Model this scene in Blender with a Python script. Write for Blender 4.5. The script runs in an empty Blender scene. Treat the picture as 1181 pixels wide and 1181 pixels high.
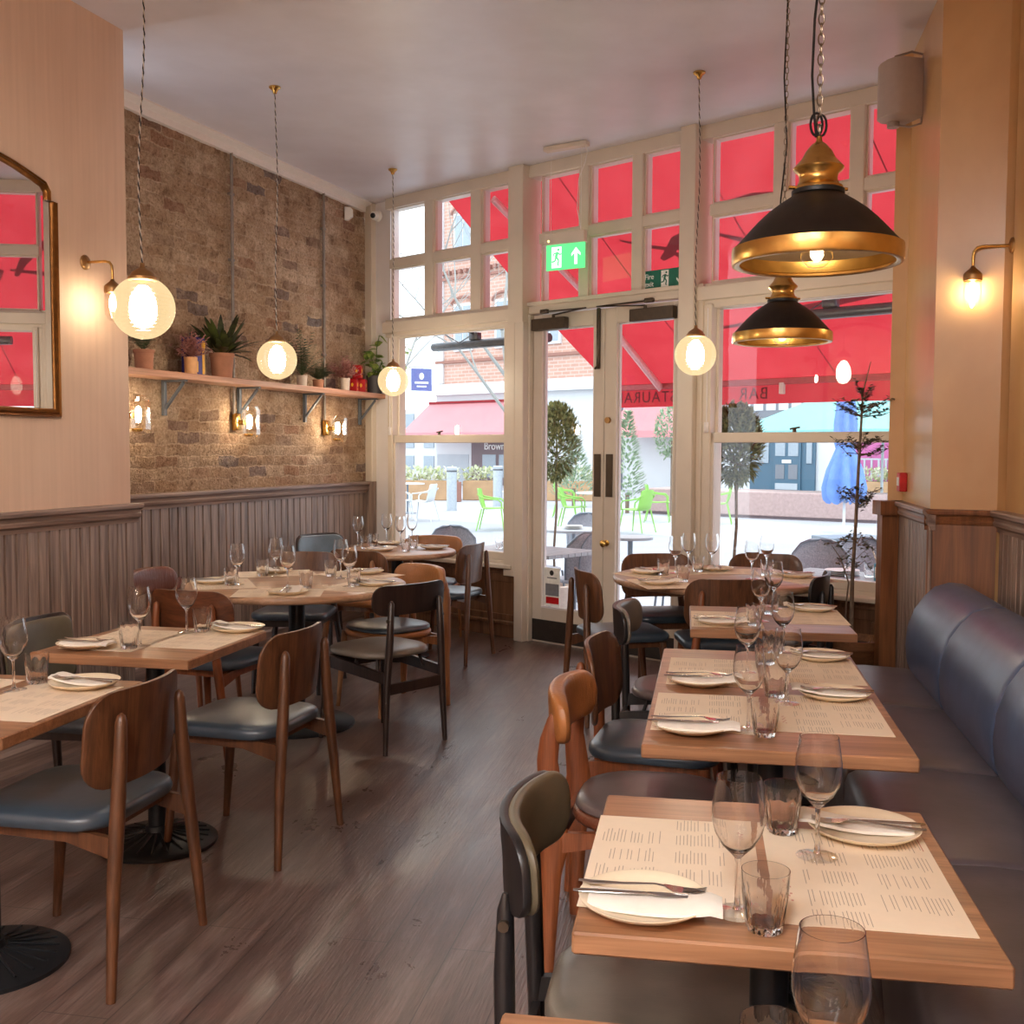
import bpy, math, random
from math import sin, cos, pi, sqrt, atan2, radians, hypot
from mathutils import Vector, Matrix, noise
random.seed(7)
SC = bpy.context.scene
COL = SC.collection

# ------------------------------------------------------------------ camera model
F = 1250.0; EYE = 1.46; PITCH = radians(3.34); ROLL = .0044; CC = 590.5
FW = Vector((0, cos(PITCH), -sin(PITCH))); _R0 = Vector((1, 0, 0)); _U0 = Vector((0, sin(PITCH), cos(PITCH)))
RV = _R0*cos(ROLL) + _U0*sin(ROLL); UV = _U0*cos(ROLL) - _R0*sin(ROLL)
def ray(x, y): return RV*((x-CC)/F) + UV*((CC-y)/F) + FW
def at(x, y, z):                      # point of the photo that lies at height z
    d = ray(x, y); t = (z-EYE)/d.z
    return Vector((d.x*t, d.y*t, z))
def at_y(x, y, Y):                    # point of the photo that lies at distance Y
    d = ray(x, y); t = Y/d.y
    return Vector((d.x*t, Y, EYE+d.z*t))

# ------------------------------------------------------------------ frames of the room
class Frame:
    def __init__(s, o, ang): s.o = Vector((o[0], o[1], 0)); s.a = ang; s.x = Vector((cos(ang), sin(ang), 0)); s.y = Vector((-sin(ang), cos(ang), 0))
    def p(s, x, y, z=0): return s.o + s.x*x + s.y*y + Vector((0, 0, z))
    def loc(s, P): d = P - s.o; return (d.dot(s.x), d.dot(s.y), P.z)
    def hit(s, px, py, off=0):        # photo point on the vertical plane y=off of this frame
        d = ray(px, py); o = s.p(0, off); n = s.y; e = Vector((0, 0, EYE))
        t = (o-e).dot(n)/d.dot(n); return s.loc(e + d*t)
FR = Frame((-.999, 9.263), atan2(-2.831, 3.089))      # shop front, y points to the street
BR = Frame((-2.331, 6.63), atan2(2.71, .998))         # brick wall, x runs to the front, y into the wall
PL = Frame((-1.937, 5.592), atan2(.955, .296))        # plastered pier
RT = Frame((2.168, 4.895), atan2(-.983, -.182))         # right wall, x runs to the camera, y into the wall
CS = Frame((1.92, 5.00), atan2(.98, .185))            # flank of the right pier, x runs to the front, y to the LEFT
BQ = Frame((1.794, 4.729), atan2(-1.146, -.228))      # banquette, origin at the seat seam
CEIL = 3.56

# ------------------------------------------------------------------ materials
def s2l(v): v /= 255.; return v/12.92 if v <= .04045 else ((v+.055)/1.055)**2.4
def C(r, g, b): return (s2l(r), s2l(g), s2l(b), 1)
class NT:
    def __init__(s, name):
        s.m = bpy.data.materials.new(name); s.m.use_nodes = True; s.t = s.m.node_tree; s.t.nodes.clear()
        s.out = s.n('ShaderNodeOutputMaterial')
    def n(s, ty, ins=None, **kw):
        nd = s.t.nodes.new(ty)
        for k, v in kw.items(): setattr(nd, k, v)
        for k, v in (ins or {}).items():
            if isinstance(v, bpy.types.NodeSocket): s.t.links.new(v, nd.inputs[k])
            else: nd.inputs[k].default_value = v
        return nd
    def obj(s, scale=(1, 1, 1), rot=(0, 0, 0)):
        tc = s.n('ShaderNodeTexCoord'); mp = s.n('ShaderNodeMapping', {'Vector': tc.outputs['Object'], 'Scale': scale, 'Rotation': rot})
        return mp.outputs[0]
    def noise(s, vec, scale=1, detail=4, dist=0, rough=.55):
        return s.n('ShaderNodeTexNoise', {'Vector': vec, 'Scale': scale, 'Detail': detail, 'Distortion': dist, 'Roughness': rough}).outputs['Fac']
    def ramp(s, fac, stops):
        r = s.n('ShaderNodeValToRGB', {'Fac': fac}); e = r.color_ramp.elements
        while len(e) < len(stops): e.new(.5)
        for el, (p, c) in zip(e, stops): el.position = p; el.color = c
        return r.outputs[0]
    def mul(s, a, b, f=1.0, mode='MULTIPLY'):
        m = s.n('ShaderNodeMix', data_type='RGBA', blend_type=mode)
        m.inputs[0].default_value = f if not isinstance(f, bpy.types.NodeSocket) else 0
        if isinstance(f, bpy.types.NodeSocket): s.t.links.new(f, m.inputs[0])
        for i, v in ((6, a), (7, b)):
            if isinstance(v, bpy.types.NodeSocket): s.t.links.new(v, m.inputs[i])
            else: m.inputs[i].default_value = v
        return m.outputs[2]
    def bump(s, h, strength=.3, dist=.01):
        return s.n('ShaderNodeBump', {'Height': h, 'Strength': strength, 'Distance': dist}).outputs[0]
    def done(s, sh): s.t.links.new(sh, s.out.inputs[0]); return s.m
    def bsdf(s, color, rough=.5, metal=0, normal=None, **kw):
        ins = {'Base Color': color, 'Roughness': rough, 'Metallic': metal}
        if normal is not None: ins['Normal'] = normal
        ins.update({k.replace('_', ' '): v for k, v in kw.items()})
        return s.n('ShaderNodeBsdfPrincipled', ins).outputs[0]
def plain(name, col, rough=.5, metal=0, vary=.12, vs=30, bump=0, **kw):
    t = NT(name); nz = t.noise(t.obj((vs,)*3), 1, 4)
    lo = tuple(c*(1-vary) for c in col[:3])+(1,); hi = tuple(min(1, c*(1+vary)) for c in col[:3])+(1,)
    nm = t.bump(nz, bump, .004) if bump else None
    return t.done(t.bsdf(t.ramp(nz, [(.3, lo), (.7, hi)]), rough, metal, nm, **kw))
def wood(name, dark, light, axis='x', k=1.0, rough=.42, coat=.0, knots=0):
    t = NT(name); a = 'xyz'.index(axis)
    sc = [16*k]*3; sc[a] = 1.1*k; sc2 = [150*k]*3; sc2[a] = 4*k
    n1 = t.noise(t.obj(sc), 1, 5, 1.6, .6); n2 = t.noise(t.obj(sc2), 1, 3)
    w = t.n('ShaderNodeTexWave', {'Vector': t.obj([x*.35 for x in sc]), 'Scale': 1.4, 'Distortion': 7.0, 'Detail': 3.0, 'Detail Scale': 1.2}, wave_type='BANDS', bands_direction='DIAGONAL').outputs['Fac']
    mid = tuple((p+q)/2 for p, q in zip(dark, light))
    c = t.ramp(n1, [(.25, dark), (.5, mid), (.78, light)])
    c = t.mul(c, t.ramp(w, [(0, (.72, .70, .68, 1)), (.45, (1, 1, 1, 1)), (1, (1, 1, 1, 1))]), .55)
    c = t.mul(c, t.ramp(n2, [(.35, (.70, .68, .66, 1)), (.6, (1.05, 1.05, 1.05, 1))]), .6)
    return t.done(t.bsdf(c, rough, 0, t.bump(n2, .12, .002), Coat_Weight=coat, Coat_Roughness=.25))
def leather(name, col, rough=.34, wrinkle=0):
    t = NT(name); n1 = t.noise(t.obj((9, 9, 9)), 1, 3); n2 = t.noise(t.obj((260,)*3), 1, 2)
    h = t.mul(t.ramp(n2, [(0, (0, 0, 0, 1)), (1, (.4, .4, .4, 1))]), t.ramp(t.noise(t.obj((70, 14, 14)), 1, 3, 1), [(.3, (0, 0, 0, 1)), (.7, (1, 1, 1, 1))]), .9 if wrinkle else .2, 'ADD')
    lo = tuple(c*.82 for c in col[:3])+(1,); hi = tuple(c*1.15 for c in col[:3])+(1,)
    return t.done(t.bsdf(t.ramp(n1, [(.3, lo), (.7, hi)]), rough, 0, t.bump(h, .16 if not wrinkle else .45, .003), Specular_IOR_Level=.6))
def glasslike(name, tint=(1, 1, 1, 1), edge=.5, base=.03, rough=.01, amp=.85):
    t = NT(name)
    lw = t.n('ShaderNodeLayerWeight', {'Blend': edge}).outputs['Facing']
    f = t.n('ShaderNodeMath', {0: lw, 1: 2.6}, operation='POWER').outputs[0]
    f = t.n('ShaderNodeMath', {0: f, 1: amp, 2: base}, operation='MULTIPLY_ADD', use_clamp=True).outputs[0]
    tr = t.n('ShaderNodeBsdfTransparent', {'Color': tint}).outputs[0]
    gl = t.n('ShaderNodeBsdfGlossy', {'Color': (1, 1, 1, 1), 'Roughness': rough}).outputs[0]
    return t.done(t.n('ShaderNodeMixShader', {0: f, 1: tr, 2: gl}).outputs[0])
def emit(name, col, st):
    t = NT(name); return t.done(t.n('ShaderNodeEmission', {'Color': col, 'Strength': st}).outputs[0])
def foliage(name, dark, light, vs=25):
    t = NT(name); nz = t.noise(t.obj((vs,)*3), 1, 2); c = t.ramp(nz, [(.35, dark), (.65, light)])
    a = t.bsdf(c, .45); b = t.n('ShaderNodeBsdfTranslucent', {'Color': c}).outputs[0]
    return t.done(t.n('ShaderNodeMixShader', {0: .25, 1: a, 2: b}).outputs[0])

def make_floor():
    t = NT('worn_plank_floor'); rot = (0, 0, radians(-90+11.0))
    v = t.obj((1, 1, 1), (0, 0, radians(-79)))
    br = t.n('ShaderNodeTexBrick', {'Vector': v, 'Scale': 1.0, 'Mortar Size': .0022, 'Mortar Smooth': .3, 'Bias': 0.0, 'Brick Width': 1.5, 'Row Height': .19,
             'Color1': (.30, .30, .30, 1), 'Color2': (.70, .70, .70, 1), 'Mortar': (0, 0, 0, 1)}, offset=.37)
    mp = t.n('ShaderNodeMapping', {'Vector': v, 'Scale': (1.3, 15, 1)}).outputs[0]
    mp2 = t.n('ShaderNodeMapping', {'Vector': v, 'Scale': (9, 130, 1)}).outputs[0]
    mp3 = t.n('ShaderNodeMapping', {'Vector': v, 'Scale': (1.4, 2.6, 1)}).outputs[0]
    g = t.noise(mp, 1, 6, .8, .65); g2 = t.noise(mp2, 1, 3, .3); wear = t.noise(mp3, 1, 6, .4, .7)
    c = t.ramp(g, [(.25, C(80, 62, 56)), (.5, C(112, 92, 86)), (.75, C(150, 132, 126))])
    c = t.mul(c, t.ramp(wear, [(.30, C(206, 198, 196)), (.55, (1, 1, 1, 1)), (.75, C(255, 235, 225))]), .9)
    c = t.mul(c, t.ramp(g2, [(.35, C(190, 185, 182)), (.6, (1, 1, 1, 1))]), .6)
    pl = t.mul((1, 1, 1, 1), t.ramp(br.outputs['Color'], [(0, C(60, 55, 50)), (.05, C(60, 55, 50)), (.12, C(228, 226, 224)), (.8, (1, 1, 1, 1))]), 1.0)
    c = t.mul(c, pl, .8)
    r = t.n('ShaderNodeMapRange', {'Value': wear, 'From Min': .3, 'From Max': .7, 'To Min': .24, 'To Max': .46}).outputs[0]
    h = t.mul(t.ramp(g2, [(.3, (0, 0, 0, 1)), (.7, (1, 1, 1, 1))]), t.ramp(br.outputs['Color'], [(0, (0, 0, 0, 1)), (.2, (1, 1, 1, 1))]), .6)
    return t.done(t.bsdf(c, r, 0, t.bump(h, .35, .003), Specular_IOR_Level=.7, Coat_Weight=.45, Coat_Roughness=.30))
def make_brick():
    t = NT('old_london_brick')
    tc = t.n('ShaderNodeTexCoord').outputs['Object']; sp = t.n('ShaderNodeSeparateXYZ', {0: tc})
    nz = t.n('ShaderNodeTexNoise', {'Vector': tc, 'Scale': 9.0, 'Detail': 3.0}).outputs['Color']
    base = t.n('ShaderNodeCombineXYZ', {0: sp.outputs[0], 1: sp.outputs[2]}).outputs[0]
    off = t.n('ShaderNodeVectorMath', {0: nz, 1: (-.5, -.5, -.5)}, operation='ADD').outputs[0]
    off = t.n('ShaderNodeVectorMath', {0: off, 'Scale': .055}, operation='SCALE').outputs[0]
    v = t.n('ShaderNodeVectorMath', {0: base, 1: off}, operation='ADD').outputs[0]
    br = t.n('ShaderNodeTexBrick', {'Vector': v, 'Scale': 1.0, 'Mortar Size': .007, 'Mortar Smooth': .55, 'Brick Width': .23, 'Row Height': .078,
             'Color1': (0, 0, 0, 1), 'Color2': (1, 1, 1, 1), 'Mortar': (.5, .5, .5, 1)})
    big = t.noise(base, 1.6, 3, .4); mid = t.noise(base, 7, 5, .3, .65); fine = t.noise(tc, 55, 5, .4, .7)
    c = t.ramp(br.outputs['Color'], [(0, C(176, 156, 144)), (.14, C(222, 204, 184)), (.5, C(208, 186, 164)), (.82, C(232, 218, 200)), (.93, C(198, 166, 146)), (1, C(156, 154, 160))])
    c = t.mul(c, t.ramp(mid, [(.30, C(168, 150, 136)), (.45, C(236, 228, 220)), (.7, (1.12, 1.10, 1.06, 1))]), .85)
    c = t.mul(c, C(220, 202, 180), t.ramp(mid, [(.55, (0, 0, 0, 1)), (.72, (.55, .55, .55, 1))]), 'MIX')
    c = t.mul(c, C(214, 196, 176), t.n('ShaderNodeMath', {0: br.outputs['Fac'], 1: .75}, operation='MULTIPLY').outputs[0], 'MIX')
    c = t.mul(c, t.ramp(fine, [(.30, C(110, 92, 80)), (.42, C(226, 218, 210)), (.6, (1.06, 1.06, 1.06, 1))]), .85)
    c = t.mul(c, t.ramp(big, [(.35, C(222, 206, 190)), (.65, (1.06, 1.02, .98, 1))]), .8)
    h = t.mul(t.ramp(fine, [(.25, (0, 0, 0, 1)), (.6, (1, 1, 1, 1))]), t.ramp(br.outputs['Fac'], [(0, (1, 1, 1, 1)), (1, (.15, .15, .15, 1))]), .6)
    h = t.mul(h, t.ramp(mid, [(.3, (.2, .2, .2, 1)), (.7, (1, 1, 1, 1))]), .5)
    return t.done(t.bsdf(c, .92, 0, t.bump(h, .9, .02), Specular_IOR_Level=.15))
def make_plaster(name, a, b, rough, streak=(30, 30, .7), coat=0, bump=.05):
    t = NT(name); n1 = t.noise(t.obj((1.6, 1.6, 1.2)), 1, 5, .5); n2 = t.noise(t.obj(streak), 1, 4)
    c = t.ramp(n1, [(.3, a), (.7, b)]); c = t.mul(c, t.ramp(n2, [(.3, C(240, 238, 236)), (.7, (1, 1, 1, 1))]), .6)
    return t.done(t.bsdf(c, rough, 0, t.bump(n2, bump, .003), Coat_Weight=coat, Coat_Roughness=.22))
def make_awning():
    t = NT('red_awning_canvas'); n1 = t.noise(t.obj((3, 3, 3)), 1, 3)
    c = t.ramp(n1, [(.3, C(168, 44, 52)), (.7, C(178, 54, 61))])
    d = t.n('ShaderNodeBsdfDiffuse', {'Color': c}).outputs[0]; tr = t.n('ShaderNodeBsdfTranslucent', {'Color': c}).outputs[0]
    return t.done(t.n('ShaderNodeMixShader', {0: .55, 1: d, 2: tr}).outputs[0])
def make_globe():
    t = NT('ribbed_globe_glass'); v = t.obj((1, 1, 1)); sp = t.n('ShaderNodeSeparateXYZ', {0: v})
    w = t.n('ShaderNodeMath', {0: sp.outputs[2], 1: 420.0}, operation='MULTIPLY').outputs[0]
    w = t.n('ShaderNodeMath', {0: w}, operation='SINE').outputs[0]
    nm = t.bump(w, .25, .004)
    lw = t.n('ShaderNodeLayerWeight', {'Blend': .5}).outputs['Facing']
    f = t.n('ShaderNodeMath', {0: lw, 1: .22, 2: .58}, operation='MULTIPLY_ADD', use_clamp=True).outputs[0]
    tr = t.n('ShaderNodeBsdfTransparent', {'Color': (1, .97, .9, 1)}).outputs[0]
    em = t.n('ShaderNodeEmission', {'Color': C(255, 222, 166), 'Strength': .74}).outputs[0]
    gl = t.n('ShaderNodeBsdfGlossy', {'Roughness': .08, 'Normal': nm}).outputs[0]
    a = t.n('ShaderNodeMixShader', {0: .12, 1: em, 2: gl}).outputs[0]
    return t.done(t.n('ShaderNodeMixShader', {0: f, 1: tr, 2: a}).outputs[0])
def make_facade():
    t = NT('red_street_brick'); tc = t.n('ShaderNodeTexCoord').outputs['Object']; sp = t.n('ShaderNodeSeparateXYZ', {0: tc})
    v = t.n('ShaderNodeCombineXYZ', {0: sp.outputs[0], 1: sp.outputs[2]}).outputs[0]
    br = t.n('ShaderNodeTexBrick', {'Vector': v, 'Scale': 1.0, 'Mortar Size': .02, 'Brick Width': .45, 'Row Height': .15, 'Color1': C(186, 144, 128), 'Color2': C(196, 156, 140), 'Mortar': C(204, 178, 166)})
    return t.done(t.bsdf(br.outputs['Color'], .9))

M = {}
M['floor'] = make_floor(); M['brick'] = make_brick(); M['awning'] = make_awning(); M['globe'] = make_globe(); M['facade'] = make_facade()
M['awning_ink'] = plain('awning_print_dark_red', C(138, 22, 34), .8)
M['awning_bar'] = plain('awning_front_bar', C(176, 74, 78), .5)
M['awning_arm'] = plain('awning_arm_metal', C(222, 176, 174), .4, .3)
M['peach'] = make_plaster('peach_strie_plaster', C(222, 190, 166), C(232, 204, 182), .62, (42, 42, 1.4))
M['ochre'] = make_plaster('polished_ochre_plaster', C(198, 152, 98), C(212, 172, 120), .34, (5, 5, 3), .35)
M['ceiling'] = make_plaster('ceiling_white', C(224, 222, 234), C(230, 229, 240), .38, (3, 3, 3), 0, .02)
M['trimwhite'] = plain('coving_white', C(232, 226, 222), .5, vary=.03)
M['cream'] = plain('cream_gloss_paint', C(214, 203, 188), .35, vary=.03, vs=6)
M['cream_pale'] = plain('pale_reveal_paint', C(232, 228, 228), .4, vary=.03, vs=6)
M['oak_wall'] = wood('limed_oak_boards', C(86, 66, 56), C(184, 160, 146), 'z', .9, .45)
M['oak_wall_x'] = wood('limed_oak_rail', C(104, 84, 76), C(176, 152, 140), 'x', .9, .42)
M['oak_warm'] = wood('warm_oak_boards', C(98, 56, 32), C(164, 108, 66), 'z', .8, .42)
M['oak_dado'] = wood('brown_oak_dado', C(88, 58, 40), C(150, 110, 80), 'z', .7, .45)
M['table'] = wood('oak_tabletop', C(128, 88, 60), C(192, 142, 104), 'x', .8, .36, .15)
M['table_round'] = wood('pale_oak_round_top', C(160, 118, 88), C(208, 170, 138), 'x', .8, .36, .15)
M['ply'] = wood('walnut_ply', C(68, 42, 28), C(128, 84, 54), 'z', 1.3, .36, .15)
M['ply_x'] = wood('walnut_ply_swirl', C(70, 36, 22), C(128, 76, 46), 'x', 1.0, .36, .15)
M['walnut'] = wood('walnut_leg', C(68, 42, 28), C(118, 76, 48), 'z', 1.5, .38, .1)
M['mahog'] = wood('reddish_brown_leg', C(110, 58, 32), C(160, 94, 56), 'z', 1.5, .35, .15)
M['oakleg'] = wood('light_oak_leg', C(130, 84, 52), C(176, 124, 82), 'z', 1.5, .38, .1)
M['darkwood'] = wood('near_black_wood', C(34, 24, 22), C(62, 46, 40), 'z', 1.4, .36, .15)
M['blackwood'] = wood('black_wood', C(22, 20, 22), C(42, 40, 42), 'z', 1.4, .38, .1)
M['navy'] = leather('blue_grey_leather', C(62, 74, 86), .32)
M['navy_dark'] = leather('dark_blue_leather', C(52, 64, 74), .32)
M['bluegrey'] = leather('pale_blue_grey_leather', C(96, 112, 124), .35)
M['bench'] = leather('banquette_leather', C(88, 80, 86), .36)
M['benchback'] = leather('banquette_back_leather', C(78, 92, 122), .35)
M['olive'] = leather('olive_leather', C(92, 84, 66), .42)
M['olive_grey'] = leather('grey_olive_leather', C(112, 104, 94), .36)
M['tan'] = leather('tan_leather', C(164, 106, 58), .36, 1)
M['brownlth'] = leather('brown_leather', C(112, 62, 42), .32, 1)
M['plumlth'] = leather('grey_plum_leather', C(96, 84, 84), .34)
M['iron'] = plain('black_cast_iron', C(30, 32, 36), .42, .3, bump=.1)
M['steelgrey'] = plain('painted_grey_steel', C(98, 104, 112), .5, .2)
M['conduit'] = plain('conduit_grey', C(142, 134, 128), .45, .5)
M['brass'] = plain('aged_brass', C(216, 174, 100), .27, 1, vary=.2, vs=14)
M['brass_dull'] = plain('dull_brass', C(172, 134, 90), .4, 1, vary=.2, vs=14)
M['chrome'] = plain('polished_steel', C(200, 198, 196), .16, 1, vary=.05)
M['shade'] = plain('dark_bronze_shade', C(44, 36, 30), .5, .55, vary=.2)
M['shade_in'] = plain('shade_lining', C(150, 126, 100), .6)
M['cordblack'] = plain('black_cord', C(24, 22, 24), .7)
M['cordwhite'] = plain('white_cord', C(214, 206, 196), .7)
M['chain'] = plain('chain_metal', C(150, 138, 122), .35, .9)
M['glass'] = glasslike('drinking_glass', (1, 1, 1, 1), .68, .035, .03)
M['tumbler'] = glasslike('pressed_tumbler_glass', (.99, .99, .99, 1), .62, .05, .02)
M['pane'] = glasslike('window_pane', (.985, .995, .99, 1), .30, .022, .0, .40)
M['letter_ink'] = plain('valance_letter_ink', C(104, 16, 26), .8)
def solid_glass():
    t = NT('solid_glass'); return t.done(t.n('ShaderNodeBsdfGlass', {'IOR': 1.45, 'Roughness': .0}).outputs[0])
def tumbler_glass():
    t = NT('fluted_tumbler_glass'); a = t.n('ShaderNodeBsdfGlass', {'IOR': 1.45, 'Roughness': .0}).outputs[0]; b_ = t.n('ShaderNodeBsdfTransparent').outputs[0]
    return t.done(t.n('ShaderNodeMixShader', {0: 1.0, 1: b_, 2: a}).outputs[0])
M['tumbler2'] = tumbler_glass()
def wine_crystal():
    t = NT('wine_crystal'); a = t.n('ShaderNodeBsdfGlass', {'IOR': 1.45, 'Roughness': .0}).outputs[0]; b_ = t.n('ShaderNodeBsdfTransparent').outputs[0]
    return t.done(t.n('ShaderNodeMixShader', {0: 1.0, 1: b_, 2: a}).outputs[0])
M['crystal'] = wine_crystal()
M['solidglass'] = solid_glass()
M['lampglass'] = glasslike('clear_lamp_glass', (1, .98, .93, 1), .5, .06)
M['bulb'] = emit('warm_bulb', (1, .80, .56, 1), 75)
M['bulb_small'] = emit('pendant_bulb', (1, .80, .55, 1), 40)
M['bulb_big'] = emit('warm_globe_bulb', (1, .87, .70, 1), 130)
M['plate'] = plain('cream_stoneware', C(238, 222, 194), .22, vary=.03, vs=10)
M['napkin'] = plain('white_paper_napkin', C(244, 238, 228), .85, vary=.03)
M['paper'] = plain('menu_paper', C(238, 220, 196), .8, vary=.02)
M['ink'] = plain('menu_ink', C(184, 166, 146), .9)
M['redink'] = plain('menu_red_ink', C(204, 150, 130), .9)
M['white'] = plain('white_plastic', C(228, 226, 222), .4, vary=.02)
M['grey_plastic'] = plain('warm_grey_plastic', C(168, 152, 144), .45, vary=.03)
M['dark_plastic'] = plain('dark_plastic', C(28, 28, 32), .3)
M['bronze'] = plain('brown_bronze_metal', C(84, 72, 60), .42, .6)
M['kick'] = plain('dark_kick_plate', C(58, 52, 48), .45, .3)
M['redplastic'] = plain('red_plastic', C(190, 24, 30), .35)
M['signgreen_lit'] = emit('lit_exit_green', C(96, 222, 130), 1.0)
M['signwhite_lit'] = emit('lit_exit_white', C(236, 255, 240), 1.1)
M['signgreen'] = plain('exit_sign_green', C(14, 104, 84), .5)
M['signwhite'] = plain('exit_sign_white', C(240, 244, 240), .5)
M['led'] = emit('indicator_led', C(255, 220, 120), 3)
M['terracotta'] = plain('terracotta', C(176, 122, 96), .85, vary=.15, vs=12, bump=.1)
M['peachpot'] = plain('peach_pot', C(212, 160, 112), .7, vary=.08)
M['whitepot'] = plain('pale_pot', C(206, 190, 176), .6, vary=.06)
M['darkpot'] = plain('charcoal_pot', C(70, 66, 68), .55)
M['soil'] = plain('potting_soil', C(52, 38, 28), .95, vary=.4)
M['tinblue'] = plain('blue_tin', C(46, 44, 118), .35, .2)
M['tinyellow'] = plain('yellow_tin_print', C(230, 176, 44), .4)
M['tinred'] = plain('red_tin', C(176, 22, 30), .32, .2)
M['shelfwood'] = wood('pine_shelf', C(178, 126, 98), C(216, 166, 136), 'x', .8, .5)
M['tub'] = wood('oak_tub', C(104, 66, 40), C(152, 104, 68), 'x', 1.2, .5)
M['leaf_dark'] = foliage('dark_leaf', C(36, 44, 30), C(78, 92, 52)); M['leaf_dark2'] = foliage('purple_green_leaf', C(34, 30, 28), C(86, 96, 48), 10)
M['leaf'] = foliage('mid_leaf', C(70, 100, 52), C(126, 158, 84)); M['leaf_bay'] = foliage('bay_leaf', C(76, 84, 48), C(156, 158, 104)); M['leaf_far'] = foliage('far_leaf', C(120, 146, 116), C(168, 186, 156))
M['leaf_fern'] = foliage('fern_leaf', C(66, 86, 58), C(104, 124, 84)); M['heather'] = foliage('dry_pink_sprig', C(160, 100, 94), C(206, 156, 146))
M['leaf_vine'] = foliage('vine_leaf', C(96, 130, 60), C(176, 190, 100)); M['holly'] = foliage('small_dark_leaf', C(56, 62, 48), C(104, 114, 80))
M['bark'] = plain('grey_brown_bark', C(124, 106, 90), .85, vary=.2, bump=.3)
M['barkpale'] = plain('pale_street_bark', C(150, 150, 146), .9, vary=.1)
M['pavement'] = plain('pale_paving', C(172, 172, 178), .85, vary=.05, vs=1.5)
M['road'] = plain('pale_road', C(150, 152, 158), .85, vary=.05, vs=1.5)
M['stucco'] = plain('white_stucco', C(206, 208, 210), .8, vary=.02, vs=2)
M['stuccogrey'] = plain('pale_grey_stucco', C(176, 182, 188), .8, vary=.03, vs=2)
M['bandbrick'] = plain('dark_string_course', C(150, 108, 96), .9, vary=.05)
M['shopdark'] = plain('dark_shopfront', C(112, 96, 100), .6)
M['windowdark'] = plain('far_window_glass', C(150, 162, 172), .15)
M['doorblue'] = plain('dark_blue_door_paint', C(70, 102, 122), .5, vary=.05)
M['magenta'] = plain('magenta_door_paint', C(186, 96, 150), .5)
M['railing'] = plain('railing_paint', C(120, 124, 132), .6)
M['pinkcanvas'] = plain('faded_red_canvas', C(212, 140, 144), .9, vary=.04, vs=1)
M['tealcanvas'] = plain('pale_teal_canvas', C(128, 186, 184), .9, vary=.03, vs=1)
M['bluecanvas'] = plain('blue_parasol_canvas', C(104, 138, 200), .85, vary=.12, vs=5)
M['granite'] = plain('pink_granite', C(178, 152, 148), .7, vary=.12, vs=14)
M['limegreen'] = plain('lime_green_plastic', C(134, 184, 84), .5, vary=.04)
M['whitechair'] = plain('white_chair_plastic', C(204, 208, 210), .5, vary=.02)
M['wicker'] = plain('grey_wicker', C(150, 150, 158), .75, vary=.3, vs=90, bump=.5)
M['greymetal'] = plain('grey_chair_frame', C(120, 128, 138), .4, .5)
M['bollard'] = plain('bollard_steel', C(176, 184, 192), .4, .3)
M['planterwood'] = plain('tan_planter', C(184, 148, 112), .8, vary=.12, vs=3)
M['flowers'] = foliage('pale_flowers', C(170, 180, 122), C(224, 226, 210), 4)
M['heater'] = plain('heater_grey', C(96, 100, 106), .4, .5)
M['tabletopgrey'] = plain('grey_cafe_top', C(160, 164, 170), .35)
M['caddy_blue'] = plain('blue_caddy_print', C(80, 150, 176), .5)
M['signblue'] = plain('street_sign_blue', C(96, 104, 160), .5)
M['fill_panel'] = emit('added_fill_glow', (1, .96, .93, 1), 42)
M['mirror'] = plain('mirror_silver', C(236, 236, 236), .0, 1, vary=0)
M['mirrorframe'] = plain('antique_gilt_frame', C(132, 88, 44), .32, .85, vary=.2)

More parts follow.
